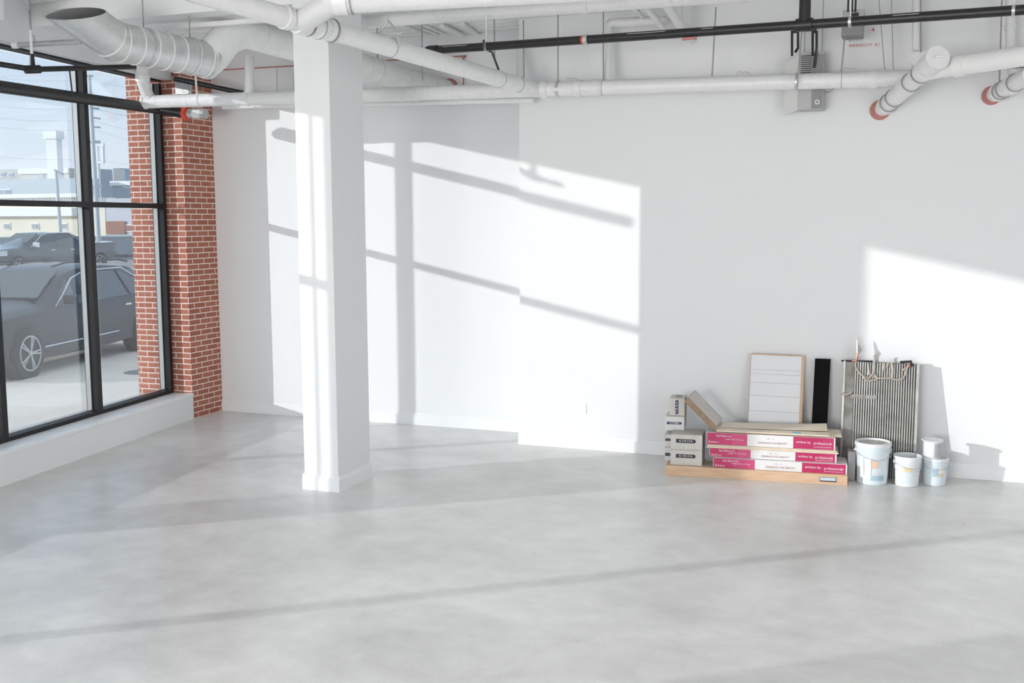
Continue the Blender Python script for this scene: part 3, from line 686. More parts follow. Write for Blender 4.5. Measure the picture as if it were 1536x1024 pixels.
MB().box((ha.x, YH2, hm.z), (hb.x, YH2+.2, hb.z)).build('housing', lgrey_m, h2, bevel=.005); MB().box((ha.x-.005, YH2-.02, ha.z), (hb.x-.005, YH2+.2, hm.z)).build('lower_box', grey_m, h2)
MB().box((ha.x+.06, YH2-.006, hm.z+.02), (hb.x-.04, YH2, hb.z-.03)).build('recess', ink_m, h2)
for xa in (1272, 1278, 1283): MB().tube([aty(xa, 18, YH2-.01), aty(xa+1, -14, YH2-.01)], .008, 8).build('hanger', black_m, h2)
# marks on the wall beside it
tw = aty(1312, 67, YR-.003)
mk = lettering('. N W M E N O U Y   A I 1', .042, tw-Vector((.09, 0, 0)), (1, 0, -.01), (0, 0, 1), redink_m, None, 'wall_writing', width=.27); tag(mk, 'faint red stencilled marks on the back wall below the smaller grey box', 'writing')
mk = lettering('Lrrrr.', .05, aty(1283, 59, YR-.003), (1, 0, 0), (0, 0, 1), grey_m, None, 'wall_writing', width=.11); tag(mk, 'small grey pencilled word on the wall right below the smaller grey box', 'writing')
mk = lettering(': 4', .055, aty(1307, 45, YR-.003), (1, 0, 0), (0, 0, 1), redink_m, None, 'wall_writing'); tag(mk, 'short red mark on the back wall right of the smaller grey box', 'writing')

# small cable clips on top of the long pipe
for xx, lab in ((855, 'little wire clip on the long pipe right of the galvanised clamp'), (1115, 'little looped wire on the long pipe left of the heater'), (1273, 'little wire knot on the long pipe right of the heater')):
    p = on(xx)+Z3*.078; m_ = MB().tube([p+Vector((-.05, 0, 0)), p+Vector((-.03, 0, .03)), p+Vector((0, 0, .012)), p+Vector((.03, 0, .022)), p+Vector((.07, 0, .0))], .004, 6)
    tag(m_.build('wire_clip', galv_m, None, smooth=50), lab, 'wire', 'wire clips on the long pipe')

# ------------------------------------------------------------------ outlet
oc = aty(874.5, 612, YR)
ol = thing('wall_outlet', 'white outlet plate low on the sunlit back wall', 'outlet', Vector((oc.x, YR, oc.z-.058)))
MB().box((oc.x-.036, YR-.006, oc.z-.058), (oc.x+.036, YR, oc.z+.058)).build('plate', trim_m, ol, bevel=.002)
for dz in (-.022, .022): MB().tube([Vector((oc.x, YR-.008, oc.z+dz)), Vector((oc.x, YR-.005, oc.z+dz))], .014, 16).build('socket', wall_m, ol)

# ------------------------------------------------------------------ materials stacked at the wall
P0 = Vector((-2.08, 9.25, 0)); LU = Vector((.995, .102, 0)).normalized(); LV = Vector((-LU.y, LU.x, 0))
def G(a, b_, z): return P0+LU*a+LV*b_+Z3*z
def gbox(mb, a0, a1, b0, b1, z0, z1): return mb.lbox(P0, LU, LV, a0, a1, b0, b1, z0, z1)
pf = thing('wooden_platform', 'low pale wooden platform carrying the boxes along the back wall', 'platform', G(.78, .2, 0))
gbox(MB(), 0, 1.566, 0, .03, 0, .090).build('front_board', wood_m, pf, bevel=.002)
gbox(MB(), 0, .03, .031, .36, 0, .088).build('side_board', wood_m, pf); gbox(MB(), 1.536, 1.566, .031, .36, 0, .088).build('side_board', wood_m, pf)
gbox(MB(), .031, 1.535, .031, .36, .06, .086).build('deck', ply_m, pf)
gbox(MB(), 1.335, 1.475, -.002, 0, .024, .064).build('label_sticker', ink_m, pf); lbl = gbox(MB(), 1.338, 1.470, -.0035, -.002, .034, .062).build('label_sticker', labelb_m, pf)
for i in range(3): gbox(MB(), 1.345, 1.462, -.0045, -.0035, .038+i*.008, .041+i*.008).build('print_line', label_m, pf)

def small_box(label, a0, a1, b0, b1, z0, z1, m, ink, sl, vertical=False, name='carton', text='K I W I F R'):
    r = thing(name, label, 'box', G((a0+a1)/2, (b0+b1)/2, z0))
    gbox(MB(), a0, a1, b0, b1, z0, z1).build('carton_body', m, r, bevel=.003)
    # lid seam line
    gbox(MB(), a0+.001, a1-.001, b0-.001, b0+.001, z1-.005, z1-.003).build('lid_edge', kraft_m, r)
    l0, l1, lz0, lz1 = sl
    mb = MB(); w_, h_ = l1-l0, lz1-lz0; N = 20; rad = min(w_, h_)*.5; pts_ = []
    for i in range(N):
        t = 2*PI*i/N; cx_ = (w_/2-rad)*(1 if math.cos(t) > 0 else -1); cz_ = (h_/2-rad)*(1 if math.sin(t) > 0 else -1)
        # one squared end, one rounded end
        px_ = cx_+rad*math.cos(t); pz_ = cz_+rad*math.sin(t)
        if not vertical and math.cos(t) < 0: px_ = -w_/2
        pts_.append((l0+w_/2+px_, lz0+h_/2+pz_))
    vs = [G(a, b0-.0012, z) for a, z in pts_]+[G(a, b0+.0005, z) for a, z in pts_]
    mb.add(vs, [tuple(range(N)), tuple(reversed(range(N, 2*N)))]+[(i, (i+1) % N, N+(i+1) % N, N+i) for i in range(N)])
    lab = mb.build('printed_label', ink, r)
    if vertical: lettering(text, .028, G((l0+l1)/2, b0-.002, (lz0+lz1)/2), Z3, -LU, wink_m, r, width=h_*.75)
    else: lettering(text, .028, G((l0+l1)/2, b0-.002, (lz0+lz1)/2), LU, Z3, wink_m, r, width=w_*.66)
    if not vertical: lettering('- ..  .', .03, G(a0+(a1-a0)*.6, b0-.002, z0+.022), LU, Z3, grey_m, r, width=(a1-a0)*.4)
    return r
small_box('white carton standing on the platform front, lower of the front pair', .038, .318, .045, .34, .088, .230, card_m, ink_m, (.085, .262, .155, .190))
small_box('white carton with black label, upper of the front pair left of the magenta boxes', .038, .318, .045, .34, .231, .370, card_m, ink_m, (.085, .262, .292, .328))
small_box('pale carton at far left, lower one squeezed behind the front pair', -.034, .036, .20, .38, .088, .215, cardw_m, ink_m, (-.03, .02, .13, .16), text='- -')
small_box('pale carton at far left, upper one squeezed behind the front pair', -.034, .036, .20, .38, .216, .334, cardw_m, ink_m, (-.03, .02, .27, .295), text='- -')
small_box('white carton with a thin navy label above the front pair, at the left', -.036, .138, .22, .44, .373, .500, cardw_m, navy_m, (-.02, .115, .423, .448), text='W W FILMING')
r_ = small_box('topmost white carton with an upright navy label', .0, .138, .24, .44, .502, .665, card_m, navy_m, (.052, .082, .515, .648), vertical=True, text='T R A Y')
MB().tube([G(-.001, .34, .585), G(.0005, .34, .585)], .07, 20).build('tape_roll_end', kraft_m, r_)
gbox(MB(), .045, .10, .29, .40, .6655, .6665).build('printed_patch', grey_m, r_)

# leaning planks
A1_ = G(.150, .10, .660); B1_ = G(.405, .10, .408); pv = (B1_-A1_).normalized(); bdir = (G(.178, .36, .675)-G(.150, .10, .660)).normalized(); nrm = pv.cross(bdir).normalized()
if nrm.z < 0: nrm = -nrm
for i, lab in enumerate(('lowest of the boards leaning from the cartons to the magenta boxes', 'second of the leaning boards, counted from below', 'third of the leaning boards, counted from below', 'top one of the leaning boards, with a pale grey face')):
    off = nrm*(.0145*i)-pv*(.004*(i % 2)); L_ = (B1_-A1_).length+(.02 if i < 2 else 0)
    r = thing('leaning_board', lab, 'board', B1_+off, 'boards leaning against the cartons')
    MB().lbox(A1_+off, pv, bdir, 0, L_, 0, .30, 0, .0125, nrm).build('core', kraft_m, r)
    MB().lbox(A1_+off, pv, bdir, .002, L_-.002, .002, .298, .0125, .0140, nrm).build('face', card_m if i == 3 else cardw_m, r)
# magenta boxes
def mag_box(label, a0, a1, b0, b1, z0, z1, w0, w1, splitx):
    r = thing('flooring_box', label, 'box', G((a0+a1)/2, (b0+b1)/2, z0), 'magenta and white boxes stacked on the platform')
    gbox(MB(), a0, a1, b0, b1, z0, z1).build('carton_body', boxw_m, r, bevel=.002)
    h = z1-z0
    for q0, q1, mm in ((a0+.004, splitx, mag_m), (splitx, w0, magl_m), (w1, a1-.012, mag_m)):
        gbox(MB(), q0, q1, b0-.0012, b0+.001, z0+.002, z1-.002).build('printed_panel', mm, r)
    gbox(MB(), a1-.001, a1+.0012, b0+.004, b1-.01, z0+.004, z1-.004).build('end_panel', mag_m if a1 < 1.5 else boxw_m, r)
    gbox(MB(), a0-.0012, a0+.001, b0+.004, b1-.01, z0+.004, z1-.004).build('end_panel', grey_m, r)
    f_ = b0-.0022
    lettering('ENHANCE OLK BEAUTY', .026, G((w0+w1)/2+.02, f_, z0+h*.34), LU, Z3, mink_m, r, width=(w1-w0)*.62)
    lettering('A  L  .', .016, G((w0+w1)/2+.02, f_, z0+h*.68), LU, Z3, mink_m, r, width=.1)
    wr = a1-.012-w1
    lettering('written by', .03, G(w1+wr*.25, f_, z0+h*.56), LU, Z3, wink_m, r, width=wr*.36); lettering('professionals', .034, G(w1+wr*.73, f_, z0+h*.52), LU, Z3, wink_m, r, width=wr*.44)
    lettering('premium boards', .014, G(w1+wr*.73, f_, z0+h*.22), LU, Z3, wink_m, r, width=wr*.42)
    lettering('hardwood', .028, G(a0+.15, f_, z0+h*.75), LU, Z3, wink_m, r, width=.13); lettering('oak flooring', .018, G(a0+.24, f_, z0+h*.5), LU, Z3, wink_m, r, width=.16)
    lettering('Builders', .024, G(a0+.062, f_, z0+h*.22), LU, Z3, wink_m, r, width=.085)
    return r
mag_box('magenta box, lowest of the three and pushed furthest forward', .418, 1.562, .035, .34, .087, .176, .781, 1.184, .60)
mag_box('magenta box, middle one of the three in the stack', .382, 1.472, .065, .36, .178, .258, .742, 1.126, .63)
mag_box('magenta box, top one of the three, under the beige sheets', .356, 1.458, .06, .36, .290, .398, .711, 1.105, .58)
sh = [(.356, 1.485, .055, .34, .260, .273, 'beige board between the upper two magenta boxes, lower one', ply_m), (.362, 1.470, .05, .33, .2745, .288, 'beige board between the upper two magenta boxes, upper one', ply_m),
      (.444, 1.510, .10, .40, .400, .411, 'beige board under the sheets, sticking out furthest right on the magenta boxes', ply_m), (.440, 1.406, .035, .33, .412, .425, 'beige board with blue oval sticker lying on top of the magenta stack', ply_m)]
for a0, a1, b0, b1, z0, z1, lab, mm in sh:
    r = thing('flat_board', lab, 'board', G((a0+a1)/2, (b0+b1)/2, z0), 'flat boards lying in the magenta stack')
    gbox(MB(), a0, a1, b0, b1, z0, z1-.0015).build('core', mm, r); gbox(MB(), a0+.001, a1-.001, b0+.001, b1-.001, z1-.0015, z1).build('face', boardtop_m, r)
    if 'oval' in lab:
        cc = G(1.13, .090, z1); vs = [cc+LU*.045*math.cos(t*PI/12)+LV*.045*math.sin(t*PI/12)+Z3*h for h in (0, .0008) for t in range(24)]
        MB().add(vs, [tuple(range(24)), tuple(range(24, 48))]+[(i, (i+1) % 24, 24+(i+1) % 24, 24+i) for i in range(24)]).build('blue_sticker', blue_m, r)
# curled sheet at back of the top
cs = MB(); 
for i in range(9):
    t = i/8; 
    for b_ in (.16, .40): cs.v.append(G(.46+.93*t, b_, .4255+(.030*t*t if b_ > .3 else .012*t*t)+.004))
for i in range(8): cs.f.append((2*i, 2*i+1, 2*i+3, 2*i+2))
n0 = len(cs.v); cs.v += [v+Z3*.003 for v in cs.v]; cs.f += [tuple(n0+j for j in reversed(f)) for f in cs.f]
for i in range(8): cs.f += [(2*i, 2*i+2, n0+2*i+2, n0+2*i), (2*i+1, n0+2*i+1, n0+2*i+3, 2*i+3)]
cs.f += [(0, n0, n0+1, 1), (16, 17, n0+17, n0+16)]
u = cs.build('curled_sheet', boardtop_m, None, smooth=30); tag(u, 'thin pale sheet with a lifted right end on top of the magenta stack', 'sheet')
# grey foam behind at right
u = gbox(MB(), 1.572, 1.64, .20, .32, .0, .26).build('foam_block', foam_m, None, bevel=.01); tag(u, 'grey block standing between the magenta boxes and the finned coil', 'block')

# white panel and black panel leaning on the wall
def leaning(root, x0, x1, yb, yt, z0, z1, th, m, name, x_off_top=0, side=None):
    a = Vector((x0, yb, z0)); upv = Vector((x_off_top, yt-yb, z1-z0)); L_ = upv.length; upv.normalize(); u_ = Vector((1, 0, 0)); nn = u_.cross(upv).normalized()
    return MB().lbox(a, u_, nn, 0, x1-x0, 0, th, 0, L_, upv).build(name, m, root, bevel=.0015)
wp = thing('white_panel', 'white laminate panel with a pale wood edge leaning on the back wall', 'panel', (-1.2, 9.78, 0))
zt = aty(1160, 532, 9.995).z
leaning(wp, -1.452, -.965, 9.85, 10.02, 0.0, zt, .028, wood_m, 'wood_core'); leaning(wp, -1.447, -.99, 9.8477-.028, 10.0177-.028, 0.0, zt-.006, .003, panelw_m, 'white_face')
for zz in (.52, .66, .78, .86, .9):
    t = zz/zt; MB().box((-1.445, 9.8157+.17*t-.004, zz), (-.992, 9.8157+.17*t-.0004, zz+.0015)).build('score_line', lgrey_m, wp)
bk = thing('black_panel', 'narrow black panel leaning on the wall between white panel and finned coil', 'panel', (-.8, 9.86, 0))
leaning(bk, -.885, -.748, 9.87, 10.01, 0, aty(1233, 538, 10.0).z, .02, blackp_m, 'board', x_off_top=.012)

# ------------------------------------------------------------------ finned coil
co = thing('heat_exchanger_coil', 'tall finned metal coil with copper tubes leaning on the wall behind the buckets', 'radiator', (-.3, 9.66, 0))
cxl, cxr, cyb, cyt, cz1 = -.612, .018, 9.80, 9.92, 1.02
upv = Vector((0, cyt-cyb, cz1)); CL = upv.length; upv.normalize(); cn = Vector((1, 0, 0)).cross(upv).normalized()   # points to the viewer
if cn.y > 0: cn = -cn
CO = Vector((cxl, cyb, 0)); CWd = cxr-cxl
def cbox(a0, a1, d0, d1, h0, h1): return MB().lbox(CO, (1, 0, 0), cn, a0, a1, d0, d1, h0, h1, upv)
cbox(0, CWd, -.055, -.006, 0, CL).build('fin_pack', coil_m, co)
for i in range(26):
    a = .10+(CWd-.115)*i/25; cbox(a-.0035, a+.0035, -.006, .003, .0, CL-.004).build('tube', coill_m, co)
cbox(-.004, .012, -.058, .006, 0, CL).build('end_plate', coill_m, co); cbox(.012, .090, -.006, .0, .0, CL-.01).build('cover_strip', mat('mottled_grey_strip', (.25, .245, .24), .5, metal=.2, alt=(.14, .13, .10), nscale=9), co)
cbox(CWd-.012, CWd+.004, -.058, .008, 0, CL).build('end_plate', coill_m, co)
def cp(px_, py_, d=.012): 
    P = plane(px_, py_, cn, cn.dot(CO)+d); return P
MB().tube([cp(1262, 541, -.01), cp(1309, 542, -.01)], .009, 10).build('header_pipe', black_m, co, smooth=50); MB().tube([cp(1350, 543, -.0), cp(1366, 542, 0), cp(1369, 549, .01)], .011, 10).build('header_pipe', black_m, co, smooth=50)
MB().tube([cp(1278, 541, .0), cp(1284, 541, .0), cp(1286, 533, .0), cp(1286, 530, .0)], .010, 10).build('copper_tube', copper_m, co, smooth=50)
MB().tube([cp(1286.5, 531, .0), cp(1286.5, 508, .0)], .007, 10, radii=[.010, .006]).build('copper_tube', copper_m, co, smooth=50)
MB().tube([cp(1286, 529, .005), cp(1286, 511, .005)], .0085, 8).build('white_tag', label_m, co)
MB().add([cp(1287, 510, -.004), cp(1289, 518, -.004), cp(1293, 525, -.004), cp(1289, 530, -.004), cp(1287, 529, -.004)]+[cp(1287, 510, .004), cp(1289, 518, .004), cp(1293, 525, .004), cp(1289, 530, .004), cp(1287, 529, .004)],
         [(0, 1, 2, 3, 4), (9, 8, 7, 6, 5)]+[(i, (i+1) % 5, 5+(i+1) % 5, 5+i) for i in range(5)]).build('grey_valve', grey_m, co)
def caps(pts_, r=.0055, m=brass_m, name='capillary_tube'): MB().tube([cp(*q) for q in pts_], r*1.35, 8).build(name, m, co, smooth=60)
caps([(1283, 545), (1284, 552), (1290, 560), (1296, 564), (1302, 568, .02), (1308, 562, .025), (1311, 556)]); caps([(1295, 563), (1296, 567, .02), (1300, 571, .02), (1308, 571, .02), (1316, 569), (1314, 566), (1312, 560)], .0055)
caps([(1313, 563), (1316, 567, .02), (1326, 567, .02), (1336, 567, .02), (1347, 570, .02), (1354, 568), (1359, 560), (1361, 551)], .006)
caps([(1311, 566), (1311, 552), (1312, 540), (1311, 533), (1314, 531)], .0055); caps([(1338, 566), (1339, 555), (1338, 544)], .009); caps([(1354, 555), (1361, 551), (1363, 545)], .006)
caps([(1361, 549), (1365, 547)], .014, copper_m, 'copper_elbow'); caps([(1330, 551), (1332, 545), (1335, 543)], .008); caps([(1324, 557), (1327, 545)], .006)
caps([(1302, 545), (1303, 562)], .004, galv_m)
MB().tube([cp(1263, 590, .012), cp(1270, 592, .014), cp(1278, 588, .012)], .011, 8, radii=[.014, .009, .006]).build('solder_blob', brass_m, co, smooth=60)
cbox(.075, .29, .002, .006, CL-.33, CL-.30).build('stain_strip', mat('brown_residue', (.24, .21, .17), .7, alt=(.40, .38, .35), nscale=30), co)

# ------------------------------------------------------------------ buckets
def bucket(label, cx_, cy_, R_, Hh, m_body, lid, labels, rot=0, z0=0, handle=True, name='plastic_bucket'):
    r = thing(name, label, 'bucket', (cx_, cy_, z0), None)
    c = (cx_, cy_, z0); rb = R_*.86
    prof = [(0, 0), (rb-.006, 0), (rb, .006), (rb*.5+R_*.5*.985, Hh*.62), (R_*.985, Hh*.76), (R_*1.04, Hh*.765), (R_*1.04, Hh*.785), (R_*.985, Hh*.79), (R_*.99, Hh*.83), (R_*1.045, Hh*.835), (R_*1.045, Hh*.855), (R_*.99, Hh*.86),
            (R_*.99, Hh*.93), (R_*1.05, Hh*.935), (R_*1.05, Hh*.995), (R_*1.03, Hh), (R_*.97, Hh), (R_*.96, Hh*.95), (R_*.95, Hh*.55), (R_*.8, Hh*.5), (0, Hh*.5)] if not lid else \
           [(0, 0), (rb-.006, 0), (rb, .006), (rb*.5+R_*.5*.985, Hh*.62), (R_*.985, Hh*.76), (R_*1.04, Hh*.765), (R_*1.04, Hh*.785), (R_*.985, Hh*.79), (R_*.99, Hh*.83), (R_*1.045, Hh*.835), (R_*1.045, Hh*.855), (R_*.99, Hh*.86), (R_*.99, Hh*.92)]
    MB().lathe(prof, 40, c).build('bucket_body', m_body, r, smooth=35)
    if lid:
        MB().lathe([(0, Hh*.965), (R_*.93, Hh*.965), (R_*.95, Hh), (R_*1.03, Hh), (R_*1.06, Hh*.985), (R_*1.06, Hh*.915), (R_*1.03, Hh*.91), (R_*1.0, Hh*.91)], 40, c).build('lid', plastic_m, r, smooth=35)
        MB().lathe([(0, Hh*.9655), (R_*.80, Hh*.9655), (R_*.85, Hh*.966)], 40, c).build('dried_residue', joint_m, r)
    else:
        MB().lathe([(0, Hh*.52), (R_*.93, Hh*.52)], 30, c).build('contents', joint_m, r)
    # labels wrap the side that faces the room
    for (t0, t1, h0, h1, mm) in labels:
        vs = []; N = 10
        for i in range(N+1):
            t = math.radians(t0+(t1-t0)*i/N)
            for h in (h0, h1):
                rr = rb+(R_*.985-rb)*min(1, h/.76)+.0014
                vs.append(Vector(c)+Vector((rr*math.cos(t), rr*math.sin(t), Hh*h)))
        MB().add(vs, [(2*i, 2*i+2, 2*i+3, 2*i+1) for i in range(N)]).build('label_patch', mm, r, smooth=60)
    if handle:
        pts_ = []; hz = Hh*.80
        for i in range(15):
            t = PI*i/14; pts_.append(Vector(c)+Vector((-R_*1.07*math.cos(t)*math.cos(rot), -R_*1.07*math.cos(t)*math.sin(rot), hz))+Vector((math.sin(rot), -math.cos(rot), 0))*(R_*1.07*math.sin(t))+Z3*(-.30*Hh*math.sin(t)*.6))
        MB().tube(pts_, .003, 6).build('wire_handle', galv_m, r, smooth=50)
        for sgn in (-1, 1): MB().tube([Vector(c)+Vector((sgn*R_*.98*math.cos(rot), sgn*R_*.98*math.sin(rot), hz)), Vector(c)+Vector((sgn*R_*1.1*math.cos(rot), sgn*R_*1.1*math.sin(rot), hz))], .012, 12).build('handle_lug', plastic_m, r, smooth=50)
    return r
c1 = atz(1307, 722, 0)
bucket('large white lidded bucket directly beside the magenta boxes', -.33, 9.61, .146, .365, blueplastic_m, True, [(-135, -119, .2, .62, label_m), (-90, -72, .42, .58, labelo_m), (-114, -58, .12, .68, mat('pale_grey_label', (.62, .72, .76), .5)), (-92, -50, .16, .26, labelb_m)][:1]+[(-117, -92, .16, .66, label_m), (-90, -68, .42, .60, labelo_m), (-95, -40, .12, .24, labelb_m)], rot=.3)
bucket('small open white bucket in the middle of the row of buckets', -.045, 9.62, .112, .262, plastic_m, False, [(-105, -70, .52, .66, labely_m), (-112, -60, .12, .50, mat('faint_blue_label', (.70, .76, .80), .5))], rot=.5)
bucket('bluish bucket at the right end, carrying a small white can', .178, 9.735, .108, .240, blueplastic_m, True, [(-100, -78, .35, .66, labelb_m), (-75, -45, .48, .7, label_m), (-72, -50, .36, .46, labely_m)], rot=.2)
cn_ = thing('paint_can', 'small white can with a flared lid standing on the rightmost bucket', 'can', (.150, 9.72, .2325))
CC = (.150, 9.72, .2330)
MB().lathe([(0, 0), (.070, 0), (.072, .004), (.074, .145), (.070, .15)], 32, CC).build('can_body', plastic_m, cn_, smooth=35)
MB().lathe([(.070, .143), (.088, .150), (.092, .156), (.088, .160), (.07, .156), (.03, .154), (0, .154)], 32, CC).build('lid', plastic_m, cn_, smooth=35)
vs = []
for i in range(11):
    t = math.radians(-75+70*i/10)
    for h in (.02, .135): vs.append(Vector(CC)+Vector((.0752*math.cos(t), .0752*math.sin(t), h)))
MB().add(vs, [(2*i, 2*i+2, 2*i+3, 2*i+1) for i in range(10)]).build('paper_label', lgrey_m, cn_, smooth=60)

# ------------------------------------------------------------------ outside: ground
ED = Vector((-.704, .710, 0)).normalized(); ER = Vector((ED.y, -ED.x, 0))       # away from us, to our right, seen through the window
def ext(x, y, D): return plane(x, y, ED, D)
g = MB().box((-420, -200, -.14), (-8.9, 420, -.10)); 
ob = struct(g, 'ground_lot', asph_m, origin=(-20, 10, -.1))
g = MB(); g.lbox((0, 0, 0), WD, WN, -20, 30, -12.8, PO, -.1, -.02); struct(g, 'ground_pavement', walk_m)
g = MB(); wbox(g, -20, 60, -30.2, -26.5, -.099, -.03); struct(g, 'ground_verge', walk_m)
mh = MB().lathe([(0, .004), (.30, .004), (.32, 0)], 28, (-11.1, 13.1, -.02)).build('manhole_cover', grey_m); tag(mh, 'round dark manhole cover set in the pavement outside the window', 'manhole')

# ------------------------------------------------------------------ cars
def car(root, front, rear_dir, W_, stations, paint, glassm, belt_idx, wheels, wr, glass_spans, roof_rails=False):
    """front: ground point of the nose on the centre line; rear_dir: unit vector to the tail; stations: (s, zb, z_belt, z_top, w_low, w_belt, w_top)"""
    d = Vector(rear_dir).normalized(); sdv = Vector((-d.y, d.x, 0))
    def P(s, y_, z): return Vector(front)+d*s+sdv*y_+Z3*z
    vs = []; N = 0
    for (s, zb_, zl, zt_, wl, wb, wt) in stations:
        zm = zb_+(zl-zb_)*.5
        sec = [(-wl*.8, zb_), (-wl, zb_+.06), (-wb*1.015, zm), (-wb, zl), (-wt-.0, zt_-.04 if zt_-zl > .1 else zt_-.01), (-wt*.75, zt_), (0, zt_+.015), (wt*.75, zt_), (wt, zt_-.04 if zt_-zl > .1 else zt_-.01), (wb, zl), (wb*1.015, zm), (wl, zb_+.06), (wl*.8, zb_)]
        N = len(sec); vs += [P(s, y_, z) for y_, z in sec]
    fs = []
    for i in range(len(stations)-1):
        for j in range(N-1): fs.append((i*N+j, i*N+j+1, (i+1)*N+j+1, (i+1)*N+j))
        fs.append((i*N+N-1, i*N, (i+1)*N, (i+1)*N+N-1))
    fs.append(tuple(range(N))); fs.append(tuple(reversed(range((len(stations)-1)*N, len(stations)*N))))
    MB().add(vs, fs).build('body', paint, root, smooth=35)
    def interp(s):
        for a, b_ in zip(stations, stations[1:]):
            if a[0] <= s <= b_[0]: t = (s-a[0])/(b_[0]-a[0]); return [x+(y_-x)*t for x, y_ in zip(a, b_)]
        return stations[-1]
    for sgn in (-1, 1):
        for (sa, sb, ta, tb) in glass_spans:       # belt from sa to sb, top from ta to tb
            q = []
            for s, hi_ in ((sa, 0), (sb, 0), (tb, 1), (ta, 1)):
                st = interp(s); zl, zt_, wb, wt = st[2], st[3], st[5], st[6]
                f = .04 if not hi_ else .86
                z = zl+(zt_-.04-zl)*f; w_ = wb+(wt-wb)*f
                q.append(P(s, sgn*(w_+.012), z))
            off = sdv*(-sgn*.02)
            MB().hexa(q, [p+off for p in q]).build('side_window', glassm, root)
    for s in wheels:
        for sgn in (-1, 1):
            c = P(s, sgn*(W_/2-.10), wr); ax = sdv*sgn
            t = thing_part(root, MB().tube([c-ax*.13, c+ax*.10, c+ax*.115], wr, 28, radii=[wr, wr, wr*.93]), 'wheel', tire_m)
            # dark disc standing in for the shade inside the arch
            MB().tube([c-ax*.10, c+ax*.085], wr*1.13, 28).build('wheel_arch_shade', tire_m, root, smooth=40)
            rb = MB().tube([c+ax*.10, c+ax*.125], wr*.70, 24)
            rim = MB()
            for i in range(24):
                a0 = 2*PI*i/24; a1 = 2*PI*(i+1)/24
                e = [d*math.cos(a)+Z3*math.sin(a) for a in (a0, a1)]
                rim.hexa([c+ax*.116+e[0]*wr*.66, c+ax*.116+e[1]*wr*.66, c+ax*.116+e[1]*wr*.72, c+ax*.116+e[0]*wr*.72], [c+ax*.13+e[0]*wr*.66, c+ax*.13+e[1]*wr*.66, c+ax*.13+e[1]*wr*.72, c+ax*.13+e[0]*wr*.72])
            for i in range(5):
                for dd in (-.11, .11):
                    a = 2*PI*i/5+dd; e = d*math.cos(a)+Z3*math.sin(a); tv = e.cross(ax)
                    rim.hexa([c+ax*.116+e*wr*.08-tv*.012, c+ax*.116+e*wr*.08+tv*.012, c+ax*.116+e*wr*.68+tv*.012, c+ax*.116+e*wr*.68-tv*.012], [c+ax*.131+e*wr*.08-tv*.012, c+ax*.131+e*wr*.08+tv*.012, c+ax*.131+e*wr*.68+tv*.012, c+ax*.131+e*wr*.68-tv*.012])
            rim.tube([c+ax*.11, c+ax*.135], wr*.12, 12)
            ob = rim.build('rim', rim_m, root)
            ob.parent = t
    return P, interp
def thing_part(root, mb, name, m): return mb.build(name, m, root, smooth=40)

# SUV just outside the window
RD = Vector((-.216, .976, 0)).normalized()
sdv = Vector((-RD.y, RD.x, 0))                                  # points away from the building
hw = .98
front = Vector((-12.32, 11.95, 0))-RD*.98+sdv*(hw-.04)+Z3*(-.02)
suv = thing('parked_suv', 'dark blue estate-like SUV parked right outside the window', 'car', front+RD*2.7)
st = [(0, .38, .62, .66, .70, .74, .60), (.12, .22, .80, .84, .90, .90, .78), (.5, .20, .90, .95, .95, .955, .86), (1.35, .20, .96, 1.04, .97, .97, .86), (1.55, .20, .97, 1.10, .97, .97, .82), (2.35, .20, .99, 1.47, .98, .975, .70), (2.8, .20, .99, 1.57, .98, .975, .70),
      (3.6, .20, 1.0, 1.60, .98, .975, .70), (4.5, .22, 1.03, 1.55, .98, .97, .68), (4.95, .24, 1.06, 1.44, .97, .95, .66), (5.45, .32, 1.04, 1.15, .92, .90, .66), (5.6, .42, .95, .99, .85, .82, .62)]
P_, it_ = car(suv, front, RD, 1.98, st, carpaint_m, carglass_m, 3, (1.02, 4.48), .37, [(1.75, 2.85, 2.45, 2.95), (2.95, 4.0, 3.02, 3.95), (4.12, 5.0, 4.05, 4.55)])
MB().hexa([P_(1.62, -.78, 1.13), P_(1.62, .78, 1.13), P_(2.42, .62, 1.515), P_(2.42, -.62, 1.515)], [P_(1.60, -.78, 1.15), P_(1.60, .78, 1.15), P_(2.40, .62, 1.535), P_(2.40, -.62, 1.535)]).build('windscreen', carglass_m, suv)
for sg in (-1, 1):
    MB().tube([P_(1.78, sg*.985, .99), P_(2.5, sg*.82, 1.40), P_(3.0, sg*.765, 1.50), P_(4.2, sg*.75, 1.50), P_(5.0, sg*.90, 1.12)], .012, 6).build('window_trim', chrome_m, suv)
    MB().tube([P_(2.2, sg*.70, 1.60), P_(2.6, sg*.66, 1.645), P_(4.3, sg*.65, 1.635), P_(4.6, sg*.66, 1.59)], .018, 6).build('roof_rail', black_m, suv)
    MB().lbox(P_(1.95, sg*1.0, 1.02), RD, sdv*sg, 0, .14, 0, .2, 0, .15).build('door_mirror', carpaint_m, suv, bevel=.03)
    MB().tube([P_(1.4, sg*1.0, .42), P_(3.6, sg*1.0, .44)], .012, 6).build('sill_trim', chrome_m, suv)
    for s in (2.75, 3.85): MB().lbox(P_(s, sg*.985, .86), RD, sdv*sg, 0, .2, 0, .03, 0, .03).build('door_handle', chrome_m, suv)
    MB().lbox(P_(.05, sg*.66, .66), RD, sdv*sg, 0, .34, 0, .24, 0, .10).build('headlamp', lamp_m, suv, bevel=.02)

